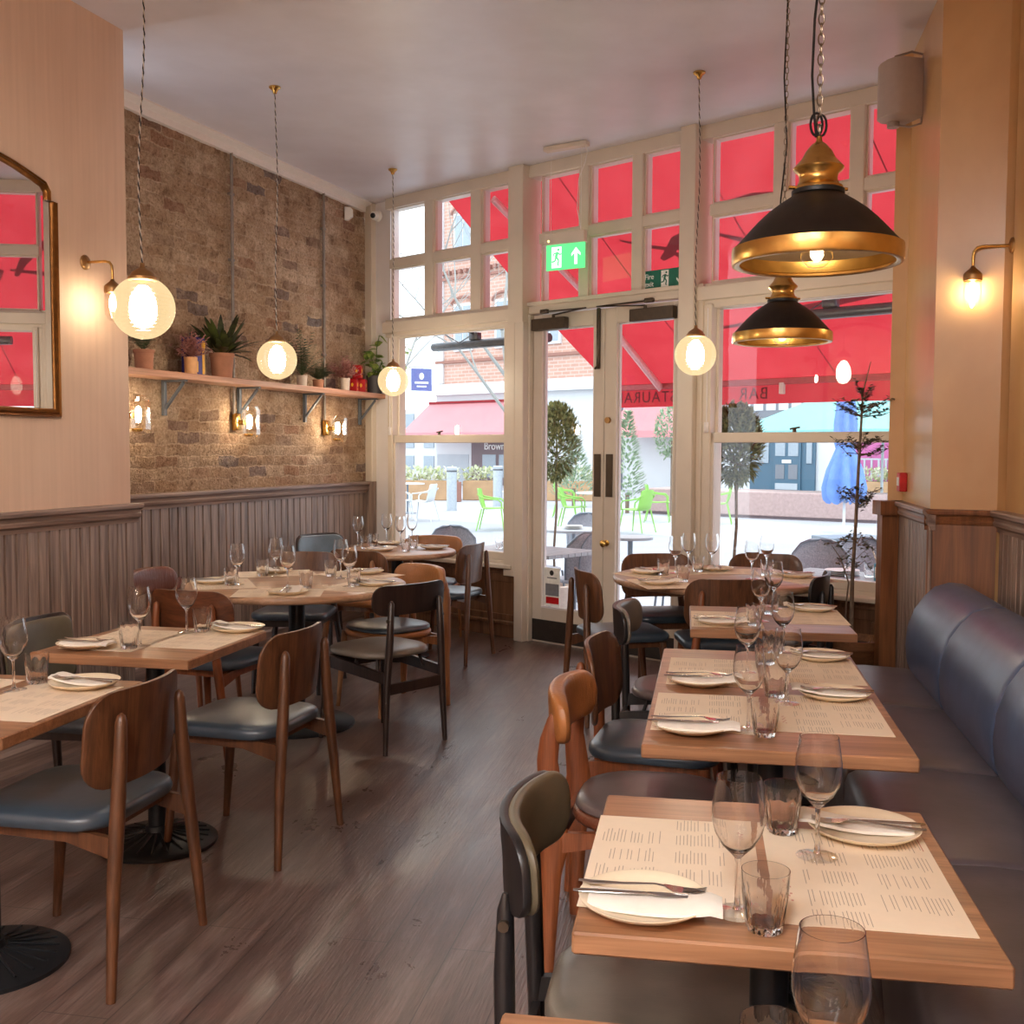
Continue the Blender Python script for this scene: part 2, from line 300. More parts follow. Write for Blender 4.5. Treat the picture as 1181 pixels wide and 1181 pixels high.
# ------------------------------------------------------------------ mesh builder
class MB:
    def __init__(s): s.v = []; s.f = []; s.fl = []
    def add(s, vs, fs, flat=False):
        o = len(s.v); s.v += [tuple(v) for v in vs]; s.f += [tuple(i+o for i in f) for f in fs]; s.fl += [flat]*len(fs)
    def box(s, x0, x1, y0, y1, z0, z1):
        vs = [(x, y, z) for z in (z0, z1) for y in (y0, y1) for x in (x0, x1)]
        s.add(vs, [(0, 2, 3, 1), (4, 5, 7, 6), (0, 1, 5, 4), (2, 6, 7, 3), (0, 4, 6, 2), (1, 3, 7, 5)], True); return s
    def bbox(s, x0, x1, y0, y1, z0, z1, b=.004):       # bevelled box
        ins = [(b, 0, 0), (0, b, 0), (0, 0, b)]
        P = {}
        vs = []
        for i, x in enumerate((x0, x1)):
            for j, y in enumerate((y0, y1)):
                for k, z in enumerate((z0, z1)):
                    sx, sy, sz = (1, -1)[i], (1, -1)[j], (1, -1)[k]
                    for a in range(3):
                        d = [b*sx, b*sy, b*sz]; d[a] = 0
                        P[i, j, k, a] = len(vs); vs.append((x+d[0], y+d[1], z+d[2]))
        fs = []
        g = lambda i, j, k, a: P[i, j, k, a]
        for i in (0, 1): q = [g(i, 0, 0, 0), g(i, 1, 0, 0), g(i, 1, 1, 0), g(i, 0, 1, 0)]; fs.append(q if i else q[::-1])
        for j in (0, 1): q = [g(0, j, 0, 1), g(0, j, 1, 1), g(1, j, 1, 1), g(1, j, 0, 1)]; fs.append(q if j else q[::-1])
        for k in (0, 1): q = [g(0, 0, k, 2), g(1, 0, k, 2), g(1, 1, k, 2), g(0, 1, k, 2)]; fs.append(q if k else q[::-1])
        for j in (0, 1):
            for k in (0, 1): fs.append([g(0, j, k, 1), g(1, j, k, 1), g(1, j, k, 2), g(0, j, k, 2)])
        for i in (0, 1):
            for k in (0, 1): fs.append([g(i, 0, k, 0), g(i, 1, k, 0), g(i, 1, k, 2), g(i, 0, k, 2)])
        for i in (0, 1):
            for j in (0, 1): fs.append([g(i, j, 0, 0), g(i, j, 1, 0), g(i, j, 1, 1), g(i, j, 0, 1)])
        for i in (0, 1):
            for j in (0, 1):
                for k in (0, 1): fs.append([g(i, j, k, 0), g(i, j, k, 1), g(i, j, k, 2)])
        s.add(vs, fs, True); return s
    def tube(s, pts, r, n=10, cap=True, sq=1.0, up=None):
        pts = [Vector(p) for p in pts]; rs = r if isinstance(r, (list, tuple)) else [r]*len(pts)
        vs = []; fs = []; prev = None
        for i, p in enumerate(pts):
            d = (pts[min(i+1, len(pts)-1)] - pts[max(i-1, 0)])
            d = d.normalized() if d.length > 1e-9 else Vector((0, 0, 1))
            if prev is None:
                a = Vector(up) if up else (Vector((1, 0, 0)) if abs(d.x) < .9 else Vector((0, 1, 0)))
            else: a = prev
            a = (a - d*a.dot(d)).normalized(); prev = a; b = d.cross(a)
            for k in range(n):
                t = 2*pi*k/n; q = p + a*cos(t)*rs[i] + b*sin(t)*rs[i]*sq; vs.append(q)
        for i in range(len(pts)-1):
            for k in range(n): k2 = (k+1) % n; fs.append((i*n+k, i*n+k2, (i+1)*n+k2, (i+1)*n+k))
        if cap: fs.append(tuple(range(n))[::-1]); fs.append(tuple(range((len(pts)-1)*n, len(pts)*n)))
        s.add(vs, fs); return s
    def lathe(s, prof, n=24, c=(0, 0), close=False, flute=None):
        vs = []; fs = []; m = len(prof)
        for i in range(n):
            t = 2*pi*i/n
            for j, (r, z) in enumerate(prof):
                rr = r*(1+(flute[0]*cos(flute[1]*t) if flute and flute[2] <= z <= flute[3] else 0))
                vs.append((c[0]+rr*cos(t), c[1]+rr*sin(t), z))
        for i in range(n):
            i2 = (i+1) % n
            for j in range(m-1 if not close else m):
                j2 = (j+1) % m; fs.append((i*m+j, i2*m+j, i2*m+j2, i*m+j2))
        s.add(vs, fs); return s
    def loft(s, rings, closed=True, caps=True, flat=False):
        n = len(rings[0]); vs = [p for r in rings for p in r]; fs = []
        for i in range(len(rings)-1):
            for k in range(n if closed else n-1):
                k2 = (k+1) % n; fs.append((i*n+k, i*n+k2, (i+1)*n+k2, (i+1)*n+k))
        if caps and closed: fs.append(tuple(range(n))[::-1]); fs.append(tuple(range((len(rings)-1)*n, len(rings)*n)))
        s.add(vs, fs, flat); return s
    def prism(s, outline, z0, z1):                      # outline in xy
        n = len(outline); vs = [(x, y, z0) for x, y in outline]+[(x, y, z1) for x, y in outline]
        s.add(vs, [tuple(range(n))[::-1], tuple(range(n, 2*n))]+[(i, (i+1) % n, n+(i+1) % n, n+i) for i in range(n)], True); return s
    def prism_y(s, outline, y0, y1):                    # outline in xz, thickness along y
        n = len(outline); vs = [(x, y0, z) for x, z in outline]+[(x, y1, z) for x, z in outline]
        s.add(vs, [tuple(range(n)), tuple(range(n, 2*n))[::-1]]+[(i, n+i, n+(i+1) % n, (i+1) % n) for i in range(n)], True); return s
    def profile_x(s, prof, x0, x1, closed=True):        # prof in yz swept along x
        s.loft([[(x0, y, z) for y, z in prof], [(x1, y, z) for y, z in prof]], closed, closed, True); return s
    def build(s, name, m, parent=None, loc=None, rz=0, rot=None, smooth=True):
        me = bpy.data.meshes.new(name); me.from_pydata(s.v, [], s.f); me.update()
        for p, fl in zip(me.polygons, s.fl): p.use_smooth = smooth and not fl
        me.materials.append(M[m] if isinstance(m, str) else m)
        import bmesh
        b = bmesh.new(); b.from_mesh(me); bmesh.ops.recalc_face_normals(b, faces=b.faces); b.to_mesh(me); b.free()
        o = bpy.data.objects.new(name, me); COL.objects.link(o)
        if parent: o.parent = parent
        if loc is not None: o.location = loc
        o.rotation_euler = rot if rot else (0, 0, rz)
        if smooth and any(not f for f in s.fl):
            try: me.set_sharp_from_angle(angle=radians(50))
            except Exception: pass
        return o
def rrect(w, h, r, nc=5, ns=6):                          # rounded rectangle outline centred on 0
    r = min(r, w/2-1e-4, h/2-1e-4); pts = []
    cs = [(w/2-r, h/2-r, 0), (-w/2+r, h/2-r, pi/2), (-w/2+r, -h/2+r, pi), (w/2-r, -h/2+r, 3*pi/2)]
    for i, (cx, cy, a) in enumerate(cs):
        arc = [(cx+r*cos(a+pi/2*k/nc), cy+r*sin(a+pi/2*k/nc)) for k in range(nc+1)]; pts += arc
        nx = cs[(i+1) % 4]; e = (nx[0]+r*cos(nx[2]), nx[1]+r*sin(nx[2])); b = arc[-1]
        for k in range(1, ns): pts.append((b[0]+(e[0]-b[0])*k/ns, b[1]+(e[1]-b[1])*k/ns))
    return pts
def panel(mb, w, h, zc, yc, curve, r, T, puff=False, tilt=0, bow=0, power=2, bowtop=0):
    """curved board standing up: x across, curved towards +y at the ends"""
    ol = rrect(w, h, r, 6, 9)
    def mp(u, v, off):
        uu = u/(w/2); y = yc + curve*abs(uu)**power - tilt*v; z = zc + v + bow*(1-uu*uu)*(1 if v > 0 else bowtop)
        sl = curve*power*abs(uu)**(power-1)/(w/2)*(1 if u > 0 else -1)
        l = sqrt(1+sl*sl); return (u-sl*off/l*-1*-1, y+off/l, z)
    if puff: lv = [(1, 0), (.985, .45), (.95, .68), (.88, .84), (.72, .95), (.45, 1), (.2, 1), (0, 1)]
    else: lv = [(1, .6), (.99, 1), (.8, 1), (.5, 1), (.25, 1), (0, 1)]
    rings = []
    for sg in (1, -1):
        seq = lv[::-1] if sg == 1 else lv
        for sc, t in seq: rings.append([mp(u*max(sc, .002), v*max(sc, .002), sg*T/2*t) for u, v in ol])
    mb.loft(rings, True, True)
    return mb
def cushion(mb, w, d, z0, z1, r, dome=.012, taper=0, edge=.012, cy=0, puffb=0):
    ol = rrect(w, d, r, 6, 3)
    f = lambda x, y, sc: (x*sc*(1+taper*(y/d)), cy+y*sc)
    rings = []
    for sc, z in [(.9, z0), (.975, z0+edge*.25), (1, z0+(z1-z0)*.35), (1, z1-edge*1.2), (.985, z1-edge*.45), (.95, z1), (.8, z1+dome*.45), (.55, z1+dome*.8), (.3, z1+dome), (.02, z1+dome)]:
        rings.append([f(x, y, sc)+(z,) for x, y in ol])
    mb.loft(rings, True, True); return mb

def tag(o, label=None, cat=None, group=None, kind=None):
    if label: o['label'] = label
    if cat: o['category'] = cat
    if group: o['group'] = group
    if kind: o['kind'] = kind
    return o
def thing(name, label, cat, loc=(0, 0, 0), rz=0, group=None):
    o = bpy.data.objects.new(name, None); COL.objects.link(o); o.empty_display_size = .1
    o.location = loc; o.rotation_euler = (0, 0, rz); return tag(o, label, cat, group)
def struct(o): o['kind'] = 'structure'; return o
def children(o): return [c for c in bpy.data.objects if c.parent is o]
KIDS = {}
def dup(root, loc, rz, label, group=None):
    def cp(o, par):
        c = o.copy(); COL.objects.link(c)
        if par: c.parent = par
        for k in KIDS.setdefault(o.name, children(o)): cp(k, c)
        return c
    r = cp(root, None); r.location = loc; r.rotation_euler = (0, 0, rz); r['label'] = label
    if group: r['group'] = group
    return r
def text_mesh(txt, size, name, m, parent, loc, rot, extrude=.0008, align='CENTER', spacing=1.0, shear=0):
    cu = bpy.data.curves.new(name, 'FONT'); cu.body = txt; cu.size = size; cu.extrude = extrude; cu.align_x = align; cu.space_character = spacing; cu.shear = shear
    tmp = bpy.data.objects.new(name+'_tmp', cu); COL.objects.link(tmp)
    bpy.context.view_layer.update()
    me = bpy.data.meshes.new_from_object(tmp.evaluated_get(bpy.context.evaluated_depsgraph_get()))
    bpy.data.objects.remove(tmp); me.name = name; me.materials.clear(); me.materials.append(M[m])
    o = bpy.data.objects.new(name, me); COL.objects.link(o); o.parent = parent; o.location = loc; o.rotation_euler = rot; return o
# ================================================================== SHELL
def on(fr, x=0, y=0, z=0): return fr.p(x, y, z)
# floor / ceiling polygons
cFL = FR.p(-.36, -.0); cFR = FR.p(4.75, 0)
room = [cFL, cFR, (2.42, 5.9, 0), (2.36, 5.3, 0), RT.p(9.2, .05), (-5.4, -4.1, 0), PL.p(-10, .1), PL.p(0, .04), BR.p(-.3, .0), cFL]
def poly(name, pts, z0, z1, m):
    b = MB(); n = len(pts); vs = [(p[0], p[1], z0) for p in pts]+[(p[0], p[1], z1) for p in pts]
    b.add(vs, [tuple(range(n))[::-1], tuple(range(n, 2*n))]+[(i, (i+1) % n, n+(i+1) % n, n+i) for i in range(n)], True)
    return struct(b.build(name, m))
big = [FR.p(-.6, .04), FR.p(4.9, .04), (2.9, 5.0, 0), (1.1, -4.3, 0), (-5.6, -4.3, 0), (-3.0, 5.6, 0)]
poly('floor', big, -.12, 0, 'floor')
poly('ceiling', [FR.p(-.8, .10), FR.p(5.1, .10), (3.1, 5.0, 0), (1.3, -4.4, 0), (-5.8, -4.4, 0), (-3.4, 5.6, 0)], CEIL, CEIL+.2, 'ceiling')

# brick wall with real relief
b = MB(); NX, NZ = 170, 118; X0, X1, Z0, Z1 = -.75, 3.06, 1.10, CEIL
vs = []
for j in range(NZ+1):
    for i in range(NX+1):
        x = X0+(X1-X0)*i/NX; z = Z0+(Z1-Z0)*j/NZ
        h = noise.noise(Vector((x*7, z*9, 0)))*.010+noise.noise(Vector((x*22, z*26, 3)))*.007+noise.noise(Vector((x*2, z*2, 7)))*.010
        row = z/.078; fr_ = row-math.floor(row); bx = (x/.23+(.5 if int(math.floor(row)) % 2 else 0)); fx = bx-math.floor(bx)
        if fr_ < .12 or fx < .05: h += .007
        vs.append((x, h+.004, z))
fs = [(j*(NX+1)+i, j*(NX+1)+i+1, (j+1)*(NX+1)+i+1, (j+1)*(NX+1)+i) for j in range(NZ) for i in range(NX)]
b.add(vs, fs); b.box(X0, X1, .03, .25, 0, CEIL)
struct(b.build('wall_left', 'brick', None, BR.o, BR.a))
# plastered pier
struct(MB().box(-10.2, 0, .04, .42, 0, CEIL).build('wall_left_pier', 'peach', None, PL.o, PL.a))

def cap_profile(y0, zt, dep=.065, side=-1):           # moulded dado rail, y0 = wall plane
    s = side
    return [(y0, zt), (y0+s*dep, zt), (y0+s*(dep+.004), zt-.008), (y0+s*(dep+.002), zt-.022), (y0+s*(dep-.014), zt-.032), (y0+s*(dep-.018), zt-.046), (y0+s*(dep-.012), zt-.054), (y0+s*(dep-.016), zt-.068), (y0+s*(dep-.030), zt-.080), (y0+s*(dep-.034), zt-.098), (y0, zt-.098)]
def beadboard(name, fr, x0, x1, y0, zt, m, pitch=.088, zb=.10, y_out=-1):
    b = MB(); pr = []; x = x0
    while x < x1-1e-4:
        e = min(x+pitch, x1)
        pr += [(x, y0+y_out*.012), (x+.003, y0+y_out*.020), (e-.011, y0+y_out*.020), (e-.008, y0+y_out*.008), (e-.003, y0+y_out*.008)]
        x = e
    pr.append((x1, y0+y_out*.012))
    b.loft([[(x, y, zb) for x, y in pr], [(x, y, zt) for x, y in pr]], False, False, True)
    return struct(b.build(name, m, None, fr.o, fr.a))
def skirting(name, fr, x0, x1, y0, m, h=.13, out=-1):
    b = MB(); b.profile_x([(y0, 0), (y0+out*.035, 0), (y0+out*.035, h-.035), (y0+out*.024, h-.018), (y0+out*.020, h), (y0, h)], x0, x1)
    return struct(b.build(name, m, None, fr.o, fr.a))
CAPZ = 1.17
beadboard('trim_1', BR, -.72, 3.0, .0, CAPZ-.06, 'oak_wall')
struct(MB().profile_x(cap_profile(.02, CAPZ, .085), -.72, 3.02).build('trim_2', 'oak_wall_x', None, BR.o, BR.a))
skirting('baseboard_left', BR, -.72, 3.0, .0, 'oak_wall_x')
beadboard('trim_3', PL, -10, .0, .04, CAPZ-.06, 'oak_wall', .070)
struct(MB().profile_x(cap_profile(.04, CAPZ, .04+.018), -10, .03).build('trim_4', 'oak_wall_x', None, PL.o, PL.a))
skirting('baseboard_pier', PL, -10, 0, .04, 'oak_wall_x')
# timber reveal of the panelling next to the window
struct(MB().box(3.0, 3.06, -.10, .05, 0, CAPZ).build('trim_5', 'oak_wall', None, BR.o, BR.a))
# coving
struct(MB().profile_x([(.03, CEIL), (-.09, CEIL), (-.09, CEIL-.012), (-.035, CEIL-.035), (-.03, CEIL-.075), (.03, CEIL-.075)], -.75, 3.0).build('trim_6', 'trimwhite', None, BR.o, BR.a))

# right wall: long wall, canted face, flank, end board
struct(MB().box(0, 9.3, .06, .40, 0, CEIL).build('wall_right', 'ochre', None, RT.o, RT.a))
pierpts = [(2.14, 5.51), (2.405, 5.38), (2.9, 5.3), (2.9, 6.2), CS.p(.92, -.04)[:2], CS.p(.92, -.04)[:2]]
pierpts = [(1.943, 5.03), (2.20, 4.91), (2.85, 4.8), (2.85, 5.68), (2.25, 6.28), (2.045, 5.90), (2.112, 5.86)]
b = MB(); b.prism([p for p in pierpts], 0, CEIL); struct(b.build('wall_right_pier', 'ochre'))
# dado on the right
capR = cap_profile(.04, CAPZ, .065)
CAPZ = 1.19
beadboard('trim_7', RT, .03, 9.3, .05, CAPZ-.06, 'oak_wall', .075)
struct(MB().profile_x(cap_profile(.06, CAPZ, .065), .0, 9.6).build('trim_8', 'oak_wall_x', None, RT.o, RT.a))
skirting('baseboard_right', RT, 0, 9.6, .06, 'oak_wall_x')
C0 = Vector((1.92, 5.0, 0)); C1 = Vector((2.17, 4.89, 0)); K = Frame(C0, atan2(C1.y-C0.y, C1.x-C0.x)); kl = (C1-C0).length
struct(MB().box(.0, kl+.02, .015, .05, 0, CAPZ-.02).build('trim_9', 'oak_warm', None, K.o, K.a))
struct(MB().profile_x(cap_profile(.05, CAPZ, .055), -.014, kl+.03).build('trim_10', 'oak_warm', None, K.o, K.a))
# flank beadboard (faces the room's left)
FK = Frame((2.062, 5.85), atan2(5.0-5.85, 1.905-2.062)); fl = hypot(.157, .85)
beadboard('trim_11', FK, 0, fl, .045, CAPZ-.06, 'oak_wall', .062)
struct(MB().profile_x(cap_profile(.05, CAPZ, .055), -.02, fl+.004).build('trim_12', 'oak_wall_x', None, FK.o, FK.a))
struct(MB().box(1.985, 2.075, 5.80, 5.88, 0, CAPZ-.02).build('trim_13', 'oak_warm'))
struct(MB().box(1.965, 2.09, 5.77, 5.90, CAPZ-.075, CAPZ).build('trim_14', 'oak_warm'))
CAPZ = 1.17
# back wall behind the camera
struct(MB().box(-6, 1.6, -4.25, -4.05, 0, CEIL).build('wall_back', 'peach'))

# ---------------- shop front, local x along the front, y to the street
def fbuild(b, name, m, parent=None): return b.build(name, m, parent, None if parent else FR.o, 0 if parent else FR.a)
def fr_struct(name, m, boxes, bev=.004):
    b = MB()
    for q in boxes: b.bbox(*q, b=bev)
    return struct(fbuild(b, name, m))
fr_struct('trim_15', 'cream', [(-.08, 5.0, -.04, .10, 3.47, CEIL+.0)])                         # head
fr_struct('trim_16', 'cream', [(1.40, 1.55, -.11, .10, 2.40, CEIL), (1.365, 1.475, -.11, .10, .49, 2.405), (1.475, 1.56, -.11, .10, 0, 2.405)])
fr_struct('trim_17', 'cream', [(2.93, 3.05, -.11, .10, 0, CEIL), (2.905, 2.935, -.05, .10, 0, 2.54), (3.05, 3.09, -.06, .10, 0, 2.54)])
fr_struct('trim_18', 'cream', [(-.36, -.27, -.03, .12, CAPZ, CEIL), (4.62, 4.80, -.04, .10, .5, CEIL)])
b = MB(); b.box(-.27, -.08, .02, .10, .55, CEIL); struct(fbuild(b, 'trim_19', 'cream_pale'))
fr_struct('trim_20', 'cream', [(-.08, 1.40, -.075, .10, 2.43, 2.52), (-.08, 1.40, -.04, .10, 2.40, 2.545), (3.05, 4.7, -.04, .10, 2.38, 2.54), (3.05, 4.7, -.075, .08, 2.43, 2.52), (1.55, 2.93, -.04, .10, 2.465, 2.545), (1.55, 2.93, -.06, .02, 2.52, 2.55)])
def transom(idx, cols, zr=((3.05, 3.475), (2.545, 2.975))):
    s0, s1 = cols[0][0], cols[-1][1]
    b = MB()
    for a, c in zip(cols[:-1], cols[1:]): b.bbox(a[1], c[0], -.035, .07, 2.54, 3.48)
    b.bbox(s0-.01, s1+.01, -.03, .068, 2.975, 3.05)
    for (a0, a1) in cols:
        for z0, z1 in zr:   # beads against the glass
            for q in ((a0, a0+.012, z0, z1), (a1-.012, a1, z0, z1)): b.box(q[0], q[1], -.012, .012, q[2], q[3])
            for q in ((z0, z0+.012), (z1-.012, z1)): b.box(a0, a1, -.011, .011, q[0], q[1])
    o = struct(fbuild(b, 'window_%d' % idx, 'cream'))
    g = MB()
    for (a0, a1) in cols:
        for z0, z1 in zr: g.box(a0, a1, -.002, .002, z0, z1)
    g.build('glass', 'pane', o)
    w = MB()
    for (a0, a1) in cols:
        for z0, z1 in zr:
            w.box(a0-.006, a0+.004, .013, .072, z0, z1); w.box(a0, a1, .013, .072, z1-.004, z1+.006)
    w.build('outer_reveal', 'cream_pale', o)
    return o
transom(1, [(-.03, .40), (.50, .93), (1.04, 1.40)])
transom(2, [(1.65, 2.02), (2.11, 2.49), (2.58, 2.93)])
transom(3, [(3.12, 3.57), (3.66, 4.07), (4.16, 4.62)])
def sash(idx, s0, s1, zt, zb):
    zm0, zm1 = 1.505, 1.57
    b = MB()
    b.bbox(s0-.10, s0-.03, -.045, .10, zb-.09, zt+.03); b.bbox(s1+.03, s1+.10, -.045, .10, zb-.09, zt+.03)
    b.bbox(s0-.06, s0-.02, -.065, .02, zb-.04, zt+.03)
    b.bbox(s0-.1, s1+.1, -.05, .12, zb-.13, zb-.06)                                      # sill
    b.bbox(s0-.12, s1+.12, -.13, .0, zb-.115, zb-.085)
    o = struct(fbuild(b, 'window_%d' % idx, 'cream'))
    u = MB(); u.bbox(s0-.03, s0+.0, -.0, .045, zm0, zt); u.bbox(s1, s1+.03, 0, .045, zm0, zt); u.bbox(s0-.03, s1+.03, 0, .045, zt, zt+.035); u.bbox(s0-.03, s1+.03, 0, .045, zm0+.01, zm1)
    u.build('upper_sash', 'cream', o)
    l = MB(); l.bbox(s0-.035, s0-.0, -.048, -.004, zb-.06, zm1); l.bbox(s1, s1+.035, -.048, -.004, zb-.06, zm1); l.bbox(s0-.035, s1+.035, -.048, -.004, zm0, zm1); l.bbox(s0-.035, s1+.035, -.048, -.004, zb-.06, zb)
    l.build('lower_sash', 'cream', o)
    MB().box(s0, s1, .02, .024, zm1-.01, zt).build('upper_glass', 'pane', o)
    MB().box(s0, s1, -.028, -.024, zb, zm0+.01).build('lower_glass', 'pane', o)
    c = MB(); mid = (s0+s1)/2-.12; c.tube([(mid, -.03, zm1), (mid, -.03, zm1+.022)], .012, 10); c.tube([(mid-.03, -.03, zm1+.02), (mid+.035, -.028, zm1+.03)], .006, 8)
    c.build('sash_fastener', 'bronze', o)
    h = MB(); h.tube([(s0-.045, -.068, zt), (s0-.045, -.068, zm1+.04)], .004, 6); h.bbox(s0-.062, s0-.03, -.075, -.05, zm1, zm1+.07)
    h.build('sash_cord', 'cream_pale', o)
    return o
sash(4, .055, 1.335, 2.385, .66); sash(5, 3.18, 4.55, 2.375, .685)
# oak dado under the windows
def dado(name, s0, s1, zt):
    b = MB(); b.box(s0, s1, -.03, .10, 0, zt)
    b.bbox(s0, s1, -.10, -.0, zt-.02, zt+.012); b.bbox(s0, s1, -.055, -.0, zt-.055, zt-.02)
    b.bbox(s0, s1, -.045, -.02, .0, .13); b.bbox(s0, s1, -.055, -.02, .10, .125)
    for q in (s0+.0, (s0+s1)/2-.03, s1-.06): b.bbox(q, q+.06, -.04, -.02, .13, zt-.05)
    b.bbox(s0, s1, -.04, -.02, zt-.12, zt-.05); b.bbox(s0, s1, -.04, -.02, .13, .18)
    return struct(fbuild(b, name, 'oak_dado'))
dado('wall_front', -.36, 1.475, .55); dado('wall_front_right', 3.06, 4.75, .575)
# doors
def leaf(idx, s0, s1, g0, g1, left):
    b = MB(); zt = 2.455; gt = 2.345; gb = .27
    b.bbox(s0, g0, -.01, .04, .0, zt); b.bbox(g1, s1, -.01, .04, .0, zt); b.bbox(g0-.002, g1+.002, -.01, .04, gt, zt); b.bbox(g0-.002, g1+.002, -.01, .04, 0, gb)
    o = struct(fbuild(b, 'door_%d' % idx, 'cream'))
    MB().box(g0, g1, .012, .016, gb, gt).build('glass', 'pane', o)
    w = MB(); w.box(g0-.004, g0+.008, .018, .042, gb, gt); w.box(g0, g1, .018, .042, gt-.008, gt+.004); w.box(g0, g1, -.012, -.002, gb-.006, gb+.008); w.build('glazing_bead', 'cream_pale', o)
    MB().bbox(s0+.005, s1-.005, -.017, -.01, .015, .175, b=.002).build('kick_plate', 'kick', o)
    return o
d1 = leaf(1, 1.575, 2.245, 1.665, 2.145, True); d2 = leaf(2, 2.25, 2.90, 2.355, 2.83, False)
fr_struct('trim_21', 'cream', [(1.55, 1.572, -.05, .10, 0, 2.46)])
def closer(d, s0, s1, z, a0, a1, az):
    b = MB(); b.bbox(s0, s1, -.07, -.011, z, z+.085, b=.005); o = b.build('door_closer', 'bronze', d)
    a = MB(); m = a0[0]; a.tube([(a0[0], -.045, z+.085), (a0[0], -.045, z+.105)], .012, 8); a.tube([(a0[0], -.05, z+.105), (a1[0], -.12, z+.120)], .011, 6, sq=.5); a.tube([(a1[0], -.12, z+.12), (az[0], -.05, z+.135)], .010, 6, sq=.5)
    a.bbox(az[0]-.035, az[0]+.035, -.07, -.04, z+.12, z+.15, b=.004)
    a.build('closer_arm', 'bronze', o)
closer(d1, 1.60, 1.92, 2.335, (1.80, 0), (2.16, 0), (1.72, 0)); closer(d2, 2.50, 2.86, 2.335, (2.62, 0), (2.26, 0), (2.66, 0))
b = MB(); b.bbox(2.185, 2.215, -.03, -.011, 2.03, 2.46, b=.005); b.tube([(2.2, -.03, 2.05), (2.2, -.055, 2.03)], .008, 8); b.build('flush_bolt', 'bronze', d1)
MB().bbox(2.165, 2.225, -.018, -.011, 1.12, 1.425, b=.002).build('push_plate', 'bronze', d1)
MB().bbox(2.272, 2.332, -.018, -.011, 1.12, 1.425, b=.002).build('push_plate', 'bronze', d2)
b = MB(); b.tube([(2.29, -.011, 1.665), (2.29, -.03, 1.665)], .022, 14); b.build('lock_cylinder', 'brass_dull', d2)
b = MB(); b.lathe([(0, 0), (.022, 0), (.022, .006), (.010, .010), (.010, .03), (.024, .042), (.024, .055), (.010, .066), (0, .066)], 16); b.build('door_knob', 'brass', d2, (2.285, -.011, .79), rot=(pi/2, 0, 0))
# ================================================================== CHAIRS (face +y)
def chair_ply(label, wd, legm, seat, loc, rz, group=None, pad=None, cr=.085):
    t = thing('dining_chair', label, 'chair', loc, rz, group)
    b = MB(); panel(b, .455, .27, .672, -.235, .055, cr, .013, False, .10, 0, 2); b.build('backrest', wd, t)
    if pad:
        b = MB(); panel(b, .43, .245, .672, -.222, .052, cr-.01, .02, True, .10, 0, 2); b.build('back_pad', pad, t)
    b = MB(); cushion(b, .455, .44, .435, .478, .10, .014, .06, .014, .0); b.build('seat', seat, t)
    for s in (-1, 1):
        b = MB(); b.tube([(s*.243, -.262, 0), (s*.205, -.252, .30), (s*.180, -.248, .46), (s*.158, -.246, .62), (s*.150, -.246, .725), (s*.149, -.246, .742), (s*.149, -.246, .749)], [.013, .019, .021, .019, .016, .011, .003], 12, up=(1, 0, 0)); b.build('rear_leg', legm, t)
        b = MB(); b.tube([(s*.198, .215, 0), (s*.187, .185, .30), (s*.182, .17, .43)], [.013, .019, .022], 12, up=(1, 0, 0)); b.build('front_leg', legm, t)
    b = MB()
    for s in (-1, 1):
        b.loft([[(s*.186-.009, -.25, .36), (s*.186+.009, -.25, .36), (s*.186+.009, -.25, .42), (s*.186-.009, -.25, .42)], [(s*.184-.009, -.10, .40), (s*.184+.009, -.10, .40), (s*.184+.009, -.10, .438), (s*.184-.009, -.10, .438)], [(s*.180-.009, .18, .405), (s*.180+.009, .18, .405), (s*.180+.009, .18, .438), (s*.180-.009, .18, .438)]], True, True, True)
    b.box(-.18, .18, .155, .178, .395, .436); b.box(-.18, .18, -.17, -.15, .40, .436)
    b.build('seat_frame', legm, t)
    return t
def chair_band(label, wd, seat, loc, rz, group=None, pad=None):
    t = thing('dining_chair', label, 'chair', loc, rz, group)
    b = MB(); panel(b, .46, .145, .735, -.262 if not pad else -.282, .055 if not pad else .07, .055, .016, False, .06, .0, 2.2); b.build('backrest', wd, t)
    if pad: b = MB(); panel(b, .45, .145, .737, -.264, .068, .055, .028, True, .06, 0, 2.2); b.build('back_pad', pad, t)
    b = MB(); cushion(b, .44, .43, .440, .474, .15, .012, .10, .014, .01); b.build('seat', seat, t)
    for s in (-1, 1):
        b = MB(); b.tube([(s*.195, -.262, 0), (s*.180, -.255, .30), (s*.165, -.262, .55), (s*.155, -.262, .72 if not pad else .66), (s*.155, -.262, .735 if not pad else .69)], [.012, .018, .019, .015, .006], 8, up=(1, 0, 0)); b.build('rear_leg', wd, t)
        b = MB(); b.tube([(s*.205, .225, 0), (s*.190, .20, .30), (s*.185, .19, .425)], [.012, .018, .021], 8, up=(1, 0, 0)); b.build('front_leg', wd, t)
    b = MB()
    for s in (-1, 1): b.loft([[(s*.172-.01, -.25, .335), (s*.172+.01, -.25, .335), (s*.172+.01, -.25, .385), (s*.172-.01, -.25, .385)], [(s*.182-.01, .19, .365), (s*.182+.01, .19, .365), (s*.182+.01, .19, .425), (s*.182-.01, .19, .425)]], True, True, True)
    b.box(-.18, .18, .18, .20, .365, .425); b.box(-.17, .17, -.262, -.245, .285, .335); b.box(-.16, .16, -.02, .0, .40, .42)
    for s in (-1, 1): b.tube([(s*.17, 0, .39), (s*.14, 0, .445)], .008, 6); b.tube([(s*.15, -.15, .37), (s*.13, -.13, .445)], .008, 6)
    b.build('seat_frame', wd, t)
    for s in (-1, 1): b = MB(); b.tube([(s*.160, -.262, .64), (s*.180, -.262, .64)], .010, 10); b.build('bolt_cap', 'bronze', t)
    return t
